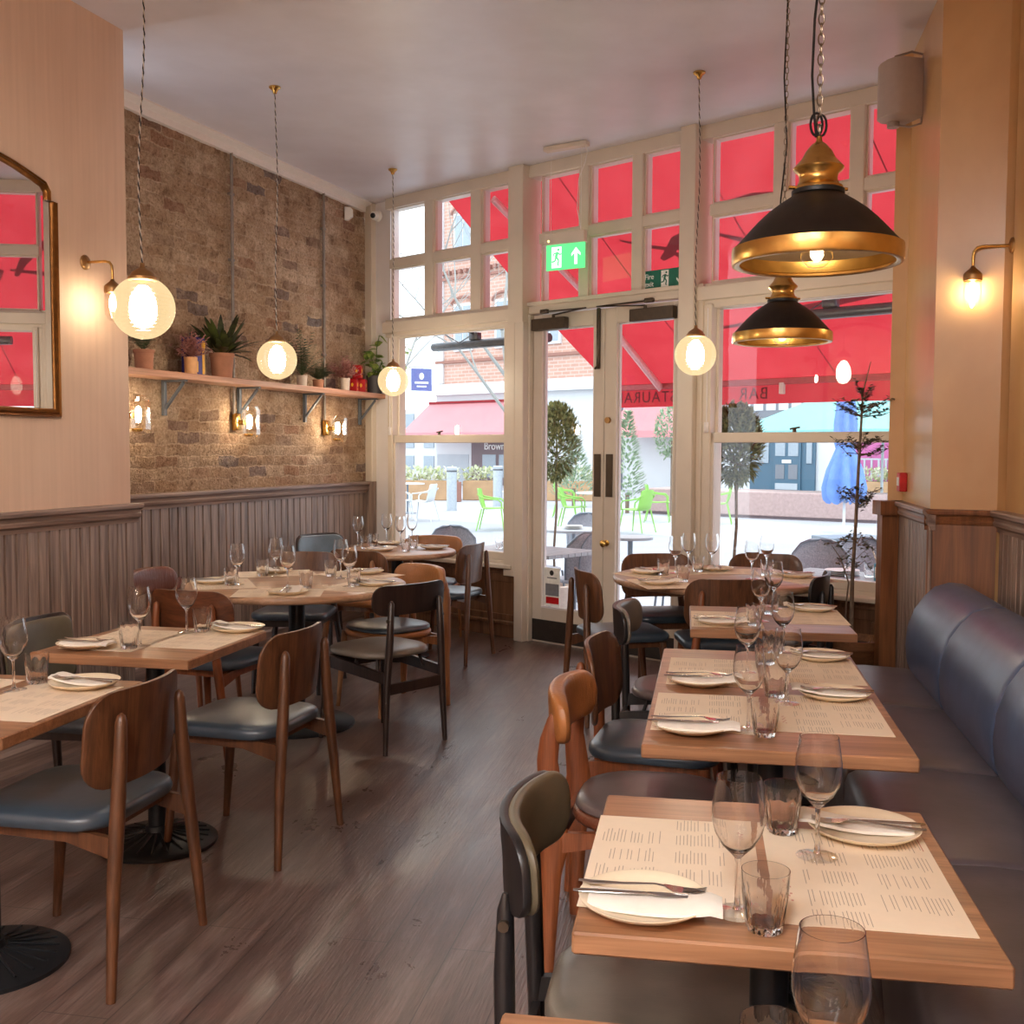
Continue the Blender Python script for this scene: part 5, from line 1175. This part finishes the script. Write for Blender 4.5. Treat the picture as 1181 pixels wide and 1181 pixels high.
bay('clipped bay tree in a white bowl pot seen through the left door', 641, 10.6, 1.90, 1.16, .235, .19, 1)
bay('clipped bay tree behind the right window beside the door post', 849, 8.3, 1.80, 1.20, .195, .17, 2)

# cafe furniture
def g_at(px, py): return at(px, py, GZ)
def plastic_chair(label, p, d, m, group):
    t = thing('cafe_chair', label, 'chair', (p.x, p.y, GZ), face(d), group); b = MB()
    prof = [(.24, .44), (.20, .455), (.05, .435), (-.12, .425), (-.19, .45), (-.23, .53), (-.26, .65), (-.29, .80), (-.295, .82)]
    rings = []
    for i, (y, z) in enumerate(prof):
        w = [.20, .215, .225, .225, .22, .22, .215, .20, .15][i]; cv = [.0, .0, .01, .02, .03, .05, .05, .05, .04][i]
        top = [(x*w, y+(cv*x*x if i > 3 else 0), z+(cv*x*x if i <= 3 else 0)) for x in (-1, -.8, -.5, 0, .5, .8, 1)]
        nrm = (0, .014) if i < 4 else (-.014, .0)
        rings.append(top+[(x, yy+(nrm[0]), z-(nrm[1])) for x, yy, z in top[::-1]])
    b.loft(rings)
    for s in (-1, 1): b.tube([(s*.205, -.27, .72), (s*.25, -.20, .66), (s*.265, -.05, .63), (s*.26, .14, .61), (s*.235, .20, .55), (s*.22, .20, .45)], .015, 6)
    b.build('shell', m, t)
    for s in (-1, 1):
        for y, yf in ((.19, .25), (-.19, -.29)): b = MB(); b.tube([(s*.19, y, .43), (s*.235, yf, 0)], [.016, .011], 6); b.build('leg', m, t)
    return t
GG = 'lime green cafe chairs'; GW = 'white cafe chairs'
plastic_chair('lime green cafe chair seen through the left window', g_at(568, 612), (1, -.1), 'limegreen', GG)
plastic_chair('lime green cafe chair in the left door glass, nearer and lower of the two', g_at(661, 610), (1, -.2), 'limegreen', GG)
plastic_chair('lime green cafe chair, higher and farther of the two in the left door', g_at(652, 596), (1, -.1), 'limegreen', GG)
plastic_chair('lime green cafe chair with its back turned, in the right door', g_at(734, 614), (-.75, .65), 'limegreen', GG)
plastic_chair('lime green cafe chair in profile, farther one in the right door', g_at(759, 602), (1, -.2), 'limegreen', GG)
plastic_chair('lime green cafe chair cut by the left edge of the right window', g_at(828, 604), (-.9, .2), 'limegreen', GG)
plastic_chair('white cafe chair with slim legs, right one of the pair behind the left window', g_at(488, 601), (-.9, .3), 'whitechair', GW)
plastic_chair('white cafe chair, left one of the pair behind the left window', g_at(463, 600), (.9, .2), 'whitechair', GW)
def cafe_table(label, p, z, r, m, group):
    t = thing('cafe_table', label, 'table', (p.x, p.y, GZ), 0, group); h = z-GZ
    MB().lathe([(0, h-.025), (r, h-.025), (r, h), (0, h)], 32).build('tabletop', m, t); b = MB(); b.tube([(0, 0, .02), (0, 0, h-.02)], .025, 8); b.lathe([(0, 0), (.22, 0), (.22, .015), (.04, .04), (0, .04)], 20); b.build('pedestal', 'greymetal', t); return t
cafe_table('white round cafe table beside the lime green chair in the left window', g_at(603, 609), GZ+.74, .42, 'whitechair', 'far cafe tables')
cafe_table('white round cafe table in front of the planter in the left door', g_at(690, 611), GZ+.74, .45, 'whitechair', 'far cafe tables')
cafe_table('white round cafe table between the white chairs', g_at(470, 592), GZ+.74, .42, 'whitechair', 'far cafe tables')
def wicker_chair(label, p, d):
    t = thing('wicker_chair', label, 'chair', (p.x, p.y, GZ), face(d), 'grey woven terrace chairs'); b = MB(); fr_ = MB(); rings = []
    for z, w, y0 in ((.42, .21, -.20), (.50, .225, -.215), (.62, .235, -.235), (.74, .225, -.255), (.82, .18, -.265), (.85, .10, -.27)):
        rings.append([(w*sin(a), y0+.20*(1-cos(a)), z) for a in [(-1.25+2.5*i/16)*(1 if z < .8 else .8) for i in range(17)]])
    b.loft(rings, False, False); b2 = [[(x, y+.018, z) for x, y, z in r_] for r_ in rings]; b.loft(b2, False, False); b.build('woven_back', 'wicker', t)
    b = MB(); cushion(b, .44, .42, .40, .435, .15, .005, .05, .01); b.build('woven_seat', 'wicker', t)
    edge = [rings[i][0] for i in range(6)]+[rings[5][8]]+[rings[5-i][16] for i in range(6)]; fr_.tube(edge, .012, 8)
    for i in (4, 8, 12): fr_.tube([r_[i] for r_ in rings], .007, 6)
    fr_.build('back_frame', 'greymetal', t)
    for s in (-1, 1):
        for y in (.18, -.2): b = MB(); b.tube([(s*.18, y, .41), (s*.22, y*1.2, 0)], .012, 8); b.build('leg', 'greymetal', t)
    return t
def wat(px, Y): p = at_y(px, 520, Y); return Vector((p.x, p.y, 0))
wicker_chair('grey woven terrace chair showing behind the tan chair in the left window', wat(524, 10.1), (.2, -1))
wicker_chair('grey woven terrace chair with its back to the left door, beside the bay tree', wat(671, 9.7), (-.5, .9))
wicker_chair('grey woven terrace chair facing the left door from beyond the plate stack', wat(676, 12.3), (-.2, -1))
wicker_chair('grey woven terrace chair at the left edge of the left door glass', wat(620, 10.6), (.9, .5))
wicker_chair('grey woven terrace chair cut by the right edge of the right door glass', wat(787, 10.3), (-.9, .3))
wicker_chair('small grey woven chair behind the plate stack in the right window', wat(948, 8.7), (-.3, -1))
wicker_chair('grey woven terrace chair behind the blue caddy in the right window', wat(1000, 8.9), (-.2, -1))
TT = .62
def terrace_table(label, cx, cy, w, d):
    t = thing('terrace_table', label, 'table', (cx, cy, GZ), FR.a, 'grey slatted terrace tables'); b = MB(); n = 8
    for i in range(n): y0 = -d/2+d*i/n; b.bbox(-w/2, w/2, y0+.003, y0+d/n-.003, TT-GZ-.03, TT-GZ, b=.002)
    b.build('slatted_top', 'tabletopgrey', t); b = MB(); b.tube([(0, 0, .02), (0, 0, TT-GZ-.03)], .03, 10); b.bbox(-.25, .25, -.04, .04, 0, .03); b.bbox(-.04, .04, -.25, .25, 0, .03); b.build('pedestal', 'greymetal', t)
tl = FR.p(.98, .62); tr = FR.p(3.95, .66); tm = wat(662, 11.4); tm2 = wat(728, 10.4)
terrace_table('grey slatted terrace table outside the left window', tl.x, tl.y, 1.0, .66); terrace_table('grey slatted terrace table outside the right window behind the potted tree', tr.x, tr.y, 1.2, .66)
cafe_table('pale round terrace table behind the left door glass', tm, TT, .36, 'tabletopgrey', 'round terrace tables'); cafe_table('pale round terrace table at the left of the right door glass', tm2, TT, .22, 'tabletopgrey', 'round terrace tables')
def platestack(label, p, n, r=.10):
    t = thing('plate_stack', label, 'plates', (p.x, p.y, TT+.0005), 0, 'stacked plates outside')
    for k in range(n): MB().lathe([(0, .012*k), (r*.6, .012*k), (r, .012*k+.008), (r, .012*k+.011), (r*.6, .012*k+.006), (0, .012*k+.006)], 28).build('plate', 'white', t)
platestack('small stack of white plates on the terrace table in the left window', FR.p(.72, .70), 3, .085); platestack('stack of white plates on the terrace table in the right window', FR.p(3.72, .72), 3, .115); platestack('stack of white plates on the round table behind the left door', tm, 3, .10)
def caddy(label, p, rz):
    t = thing('cutlery_caddy', label, 'cutlery caddy', (p.x, p.y, TT+.0005), rz, 'blue cutlery caddies outside')
    b = MB(); b.loft([rr for rr in [[(x, y, z) for x, y in rrect(.13*k, .10*k, .01, 3, 2)] for k, z in ((1, 0), (1.02, .11), (.94, .11), (.92, .01))]]); b.build('tin', 'caddy_blue', t)
    b = MB(); b.box(-.055, -.005, -.0525, -.0505, .02, .09); b.build('pale_label', 'white', t)
    b = MB(); b.tube([(-.03, 0, .02), (-.10, 0, .20)], .006, 6, sq=.4); b.tube([(.04, 0, .02), (.10, 0, .19)], .006, 6, sq=.4); b.build('cutlery', 'chrome', t)
caddy('blue printed cutlery caddy on the terrace table in the left window', FR.p(1.10, .42), FR.a); caddy('blue printed cutlery caddy behind the thin tree in the right window', FR.p(4.08, .60), FR.a)
for k, (s, P2, w) in enumerate(((.80, .45, 'the left window, left of the caddy'), (.90, .55, 'the left window, next to the caddy'), (3.84, .58, 'the right window, left of the caddy'), (3.92, .70, 'the right window, behind the caddy'))):
    q = FR.p(s, P2); item(PT_, (q.x, q.y, TT+.0005), 0, 'tumbler on the terrace table outside '+w, 'water tumblers outside')

# bench, parasols, bollards, planters
p0, p1 = g_at(738, 592), g_at(1012, 604); L_ = (p1-p0).length; a = atan2(p1.y-p0.y, p1.x-p0.x)
o = MB().bbox(0, L_, 0, 1.5, .06, .62, b=.02).build('granite_bench', 'granite', None, p0, a); tag(o, 'long low pink granite block bench across the street', 'bench')
o = MB().box(.05, L_-.05, .05, 1.45, 0, .06).build('bench_base', 'shopdark', o)
p = g_at(973, 612); t = thing('closed_parasol', 'folded blue parasol standing on a white round base in front of the granite bench', 'parasol', p)
MB().lathe([(0, .0), (.42, 0), (.42, .05), (.06, .10), (0, .10)], 32).build('base', 'white', t)
b = MB(); b.tube([(0, 0, .05), (0, 0, 3.0)], .028, 10); b.build('pole', 'whitechair', t)
b = MB(); rings = []
for z, r_, f_ in ((.62, .34, .28), (.85, .36, .25), (1.2, .30, .22), (1.5, .20, .2), (1.62, .17, .12), (1.75, .19, .2), (2.1, .20, .2), (2.6, .15, .2), (3.0, .04, .1)):
    rings.append([(r_*(1+f_*cos(7*q))*cos(q), r_*(1+f_*cos(7*q))*sin(q), z+(.10*cos(7*q+1) if z < .7 else 0)) for q in [2*pi*k/56 for k in range(56)]])
b.loft(rings); b.build('folded_canopy', 'bluecanvas', t)
o = MB().bbox(-.5, .6, -.35, .35, 0, .14, b=.01).build('paving_weight', 'greymetal', None, g_at(978, 628), .2); tag(o, 'flat grey slab on the ground below the blue parasol', 'slab')
p = wat(1018, 27); t = thing('open_parasol', 'wide pale teal parasol open behind the blue one', 'parasol', (p.x, p.y, GZ), .35)
b = MB(); W2 = 2.7; zb = 1.93-GZ; b.add([(-W2, -W2, zb), (W2, -W2, zb), (W2, W2, zb), (-W2, W2, zb), (0, 0, zb+1.5), (-W2, -W2, zb-.12), (W2, -W2, zb-.12), (W2, W2, zb-.12), (-W2, W2, zb-.12)], [(0, 1, 4), (1, 2, 4), (2, 3, 4), (3, 0, 4), (0, 5, 6, 1), (1, 6, 7, 2), (2, 7, 8, 3), (3, 8, 5, 0)], True); b.build('canopy', 'tealcanvas', t)
b = MB(); b.tube([(0, 0, 0), (0, 0, zb+1.5)], .035, 8); b.build('pole', 'whitechair', t)
b = MB()
for k in range(1): b.tube([(-.4+.75*cos(q*2*pi/20), -W2*.45+.02-.30*sin(q*2*pi/20)*.9, zb+1.5*.55+.30*sin(q*2*pi/20)*.5-.02) for q in range(21)], .02, 5)
b.build('printed_ring', 'white', t)
for px, py, w in ((521, 589, 'nearer, left'), (574, 584, 'farther, right')):
    p = g_at(px, py); t = thing('bollard', 'pale steel bollard in the left window, the %s of the two' % w, 'bollard', p, 0, 'steel bollards')
    MB().lathe([(0, 0), (.13, 0), (.13, 1.02), (0, 1.02)], 24).build('post', 'bollard', t); MB().lathe([(.12, 1.02), (.13, 1.03), (.14, 1.05), (.14, 1.10), (.11, 1.12), (0, 1.12)], 24).build('cap', 'stuccogrey', t); MB().lathe([(.128, .99), (.134, .99), (.134, 1.03), (.128, 1.03)], 24).build('dark_band', 'heater', t)
def planter(label, px, py, w, seed, m='planterwood'):
    p = g_at(px, py); t = thing('street_planter', label, 'planter', p, radians(-8), 'planters across the street'); r = random.Random(seed)
    MB().bbox(-w/2, w/2, 0, .7, 0, .60, b=.02).build('box', m, t); b = MB()
    for k in range(int(170*w)):
        q = Vector(((r.random()-.5)*w*1.05, r.random()*.7, .58+r.random()*.38)); d = Vector((r.random()-.5, r.random()-.5, r.random()*.8)).normalized(); leafmesh(b, q, q+d*.17, .10, .1, .2, 2)
    b.build('flowers', 'flowers', t)
planter('tan planter of pale flowers behind the white chairs', 490, 577, 1.85, 1); planter('tan planter of pale flowers between the two bollards', 551, 577, .95, 2); planter('tan planter of pale flowers at the right edge of the left window', 598, 577, .9, 3); planter('tan planter of pale flowers in the left door glass', 666, 578, 2.0, 4, 'planterwood')
p = g_at(528, 579); o = MB().bbox(-.10, .10, 0, .2, 0, .6, b=.02).build('brick_plinth', 'bandbrick', None, p, 0); tag(o, 'small brick plinth between the bollard and the planter', 'plinth')
def conifer(label, px, Y, h, w, seed):
    p = wat(px, Y); t = thing('conifer', label, 'tree', (p.x, p.y, GZ), 0, 'clipped trees across the street'); b = MB(); r = random.Random(seed)
    for k in range(700):
        z = .3+(h-.3)*r.random(); R = w*(1-z/h)**.8*(.7+.3*r.random()); a = r.random()*6.28; q = Vector((cos(a)*R, sin(a)*R, z)); leafmesh(b, q, q+Vector((cos(a), sin(a), .6))*.13, .06, 0, .2, 2)
    b.build('foliage', 'leaf_far', t); b = MB(); b.tube([(0, 0, 0), (0, 0, .5)], .05, 8); b.build('trunk', 'bark', t)
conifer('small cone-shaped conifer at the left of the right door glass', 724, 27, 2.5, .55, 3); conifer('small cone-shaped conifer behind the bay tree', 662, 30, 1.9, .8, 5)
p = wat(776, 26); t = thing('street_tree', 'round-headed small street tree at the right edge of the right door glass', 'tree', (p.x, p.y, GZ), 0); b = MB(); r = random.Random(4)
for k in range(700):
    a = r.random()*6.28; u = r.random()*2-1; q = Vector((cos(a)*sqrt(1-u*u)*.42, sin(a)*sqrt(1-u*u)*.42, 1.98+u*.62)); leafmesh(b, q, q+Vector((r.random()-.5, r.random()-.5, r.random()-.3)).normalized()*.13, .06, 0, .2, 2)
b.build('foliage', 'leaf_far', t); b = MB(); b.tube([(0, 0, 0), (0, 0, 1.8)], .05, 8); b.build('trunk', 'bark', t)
def bare_tree(label, px, Y, H_, seed, lean=0):
    p = wat(px, Y); t = thing('bare_tree', label, 'tree', (p.x, p.y, GZ), 0, 'leafless street trees'); r = random.Random(seed); tr_ = MB(); br = MB()
    def grow(p0, d, L, R, lv):
        pts = [p0]; q = p0; dd = d
        for i in range(4):
            dd = (dd+Vector((r.random()-.5, r.random()-.5, (r.random()-.35)))*.28).normalized(); q = q+dd*L/4; pts.append(q)
        (tr_ if lv == 0 else br).tube(pts, [R*(1-.13*i) for i in range(5)], 5, False)
        if lv < 5:
            for k in range(3 if lv < 3 else 2):
                a = r.random()*6.28; s_ = Vector((cos(a), sin(a), .15)); n_ = (dd*.8+s_*.75).normalized(); grow(pts[2+k % 3], n_, L*.66, R*.5, lv+1)
    grow(Vector((0, 0, 0)), Vector((lean, 0, 1)), H_*.36, .09, 0); tr_.build('trunk', 'barkpale', t); br.build('branches', 'barkpale', t)
bare_tree('leafless tree spreading behind the top left window panes', 449, 27, 13, 12, .05); bare_tree('leafless tree spreading behind the post between left window and doors', 606, 25, 12, 31)

# ---------------- buildings across the street (local frame parallel to the shop front)
BP = 28.3
def bld(name, label, m, s0, s1, z0, z1, P0=BP, depth=6, cat='building'):
    t = thing(name, label, cat, FR.p(0, P0), FR.a)
    b = MB(); b.box(s0, s1, 0, depth, z0, z1); b.build('wall', m, t); return t
t = bld('brick_building', 'tall red brick building with white shopfront storey across the street', 'facade', -29.2, -13.6, 3.98, 13.2)
b = MB(); b.box(-29.2, -13.6, -.12, 6, GZ, 3.98); b.build('shopfront_storey', 'stucco', t)
b = MB(); b.box(-29.4, -13.6, -.45, 0, 3.85, 4.15); b.box(-29.4, -13.6, -.30, 0, 4.15, 4.35); b.build('cornice', 'stucco', t)
b = MB()
for z in (5.3, 9.0): b.box(-29.3, -13.6, -.12, 0, z, z+.12)
b.build('string_course', 'bandbrick', t)
b = MB(); x = -29.2
while x < -13.7: b.box(x, x+.18, -.20, 0, 9.25, 9.42); x += .36
b.build('dentil_band', 'bandbrick', t)
for i in range(6):
    s = -28.1+i*2.55
    for z in (5.8, 9.8):
        b = MB(); b.box(s, s+1.15, -.10, .02, z, z+2.1); o = b.build('window', 'stucco', t)
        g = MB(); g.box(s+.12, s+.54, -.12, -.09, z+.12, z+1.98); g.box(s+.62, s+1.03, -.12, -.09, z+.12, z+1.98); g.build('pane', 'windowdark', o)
        ar = MB(); ar.tube([(s+.575+.72*cos(q), -.12, z+2.05+.35*sin(q)) for q in [pi*k/12 for k in range(13)]], .06, 6); ar.build('arch', 'bandbrick', o)
b = MB(); b.box(-29.15, -28.8, -.10, 0, 4.4, 13.1); b.build('corner_quoin', 'stucco', t)
# shops
b = MB(); b.box(-26.9, -22.5, -.16, -.10, GZ, 1.95); b.build('dark_shopfront', 'shopdark', t)
for s in (-26.2, -25.2): b = MB(); b.box(s, s+.8, -.18, -.15, .2, 1.2); b.build('shop_window', 'windowdark', t)
text_mesh("Brown's~Ko", .46, 'shop_lettering', 'white', t, (-26.1, -.18, 1.42), (pi/2, 0, 0), .01, 'LEFT')
b = MB(); b.box(-29.1, -27.1, -.15, -.10, GZ, 1.2); b.build('grey_panel', 'stuccogrey', t)
b = MB(); b.box(-19.5, -18.9, -.15, -.10, GZ, 3.3); b.build('tall_window', 'windowdark', t)
b = MB(); b.box(-18.9, -18.6, -.2, -.10, GZ, 3.3); b.build('window_frame', 'railing', t)
def far_awning(label, s0, s1, zt, zb, out, m, P0, txt=None):
    t = thing('far_awning', label, 'awning', FR.p(0, P0), FR.a, 'faded awnings across the street')
    b = MB(); b.add([(s0, 0, zt), (s1, 0, zt), (s1, -out, zb), (s0, -out, zb), (s0, -out, zb-.25), (s1, -out, zb-.25), (s0, 0, zt-.03), (s1, 0, zt-.03)], [(0, 1, 2, 3), (3, 2, 5, 4)], True); b.build('canopy', m, t)
    b = MB(); b.box(s0, s1, -.08, .0, zt-.02, zt+.08); b.build('cassette', 'magenta' if m == 'x' else 'awning_ink', t)
    if txt: text_mesh(txt, .55, 'lettering', 'white', t, ((s0+s1)/2, -out*.55-.02, zt+(zb-zt)*.55+.02), (pi/2-atan2(zt-zb, out)+.0, 0, 0), .005)
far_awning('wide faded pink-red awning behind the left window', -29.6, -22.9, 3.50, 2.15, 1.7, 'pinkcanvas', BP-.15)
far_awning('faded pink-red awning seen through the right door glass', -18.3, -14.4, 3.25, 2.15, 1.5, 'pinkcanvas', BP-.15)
b = thing('hanging_sign', 'dark blue hanging sign with pale crest at the left end of the brick building', 'sign', at_y(486, 438, 44), .3)
MB().box(-.42, .42, -.04, .04, -.45, .45).build('board', 'signblue', b); q = MB(); q.prism_y([(.10*cos(2*pi*k/12), .14+.14*sin(2*pi*k/12)) for k in range(12)], -.05, -.04); q.box(-.28, .28, -.05, -.04, -.16, -.08); q.box(-.2, .2, -.05, -.04, -.30, -.24); q.build('crest', 'white', b)
q = MB(); q.tube([(-.5, 0, .5), (.6, 0, .5)], .02, 6); q.tube([(-.5, 0, .5), (-.5, 0, -1.2)], .02, 6); q.build('bracket', 'railing', b)
t = bld('white_corner_house', 'low pale house with many small windows at the far left', 'stucco', -45, -30.0, GZ, 3.6, BP+6)
for i in range(8):
    for z in (.3, 1.5, 2.6): b = MB(); b.box(-43+i*1.6, -42.2+i*1.6, -.05, 0, z, z+.75); b.build('window', 'windowdark', t)
t = bld('white_terrace_house', 'white rendered house with a dark blue panelled front door behind the right window', 'stucco', -13.55, -2, GZ, 9)
b = MB(); b.box(-12.95, -10.45, -.10, .0, GZ+.12, 2.55); b.build('door_surround', 'doorblue', t)
b = MB(); b.box(-12.0, -10.95, -.16, -.05, GZ+.15, 2.35); o = b.build('front_door', 'doorblue', t)
q = MB()
for s in (-11.92, -11.42): q.box(s, s+.38, -.18, -.155, 1.25, 2.15)
q.build('door_pane', 'windowdark', o); q = MB()
for s in (-11.9, -11.4):
    for z in (.45, ): q.box(s, s+.34, -.18, -.155, z, z+.5)
q.build('door_panel', 'railing', o); MB().box(-11.65, -11.3, -.19, -.155, 1.0, 1.12).build('letter_plate', 'white', o); MB().box(-11.9, -11.05, -.19, -.155, .08, .3).build('kick_plate', 'stuccogrey', o)
b = MB(); b.box(-13.0, -10.4, -.06, 0, 2.62, 4.1); o = b.build('shop_window', 'railing', t)
q = MB()
for k in range(5): q.box(-12.85+k*.49, -12.48+k*.49, -.08, -.055, 2.85, 3.35); q.box(-12.85+k*.49, -12.48+k*.49, -.08, -.055, 3.42, 3.9)
q.build('pane', 'stucco', o); q = MB(); q.box(-12.85, -12.2, -.14, -.09, 1.0, 2.3); q.box(-10.75, -10.55, -.14, -.09, 1.0, 2.3); q.build('side_light', 'windowdark', t)
b = MB(); b.box(-9.3, -7.0, -.10, 0, GZ+.1, 2.5); o = b.build('magenta_door', 'magenta', t); q = MB()
for k in range(9): q.box(-9.2+k*.24, -9.14+k*.24, -.6, -.56, GZ, 1.15)
q.box(-9.3, -7.0, -.6, -.56, 1.15, 1.2); q.build('railings', 'stuccogrey', o)
b = MB(); b.box(-13.5, -10.0, -.6, 0, GZ, GZ+.15); b.build('doorstep', 'stuccogrey', t)
p = g_at(955, 571); o = MB().bbox(-.8, .8, 0, .8, .1, .9, b=.05).build('skip_box', 'planterwood', None, g_at(940, 571), -.6); tag(o, 'pale yellow planter box beside the dark blue door', 'planter')
planter('pale planter with leafy flowers in front of the magenta door', 1012, 578, 1.5, 9)

# ================================================================== CAMERA, LIGHT
cam = bpy.data.cameras.new('camera'); co = bpy.data.objects.new('camera', cam); COL.objects.link(co)
cam.sensor_width = 36; cam.sensor_fit = 'HORIZONTAL'; cam.lens = 36*F/1181; cam.clip_start = .05; cam.clip_end = 300
m3 = Matrix((RV, UV, -FW)).transposed(); co.matrix_world = Matrix.Translation((0, 0, EYE)) @ m3.to_4x4()
SC.camera = co
w = bpy.data.worlds.new('sky'); SC.world = w; w.use_nodes = True; nt = w.node_tree; nt.nodes.clear()
bg = nt.nodes.new('ShaderNodeBackground'); ow = nt.nodes.new('ShaderNodeOutputWorld'); bg.inputs[0].default_value = (.84, .92, 1, 1); bg.inputs[1].default_value = 2.0; nt.links.new(bg.outputs[0], ow.inputs[0])
sun = bpy.data.lights.new('sun', 'SUN'); sun.energy = 1.0; sun.angle = radians(8); sun.color = (1, .95, .88); so = bpy.data.objects.new('sun', sun); COL.objects.link(so)
so.rotation_euler = Vector((-.35, -.6, -.75)).to_track_quat('-Z', 'Y').to_euler()
SC.view_settings.view_transform = 'Standard'; SC.view_settings.look = 'None'; SC.view_settings.gamma = 1; SC.view_settings.exposure = .70
SC.cycles.max_bounces = 18; SC.cycles.transmission_bounces = 18; SC.cycles.transparent_max_bounces = 48; SC.cycles.diffuse_bounces = 5; SC.cycles.glossy_bounces = 4; SC.cycles.sample_clamp_indirect = 4; SC.cycles.caustics_reflective = False; SC.cycles.caustics_refractive = False; SC.cycles.use_denoising = True
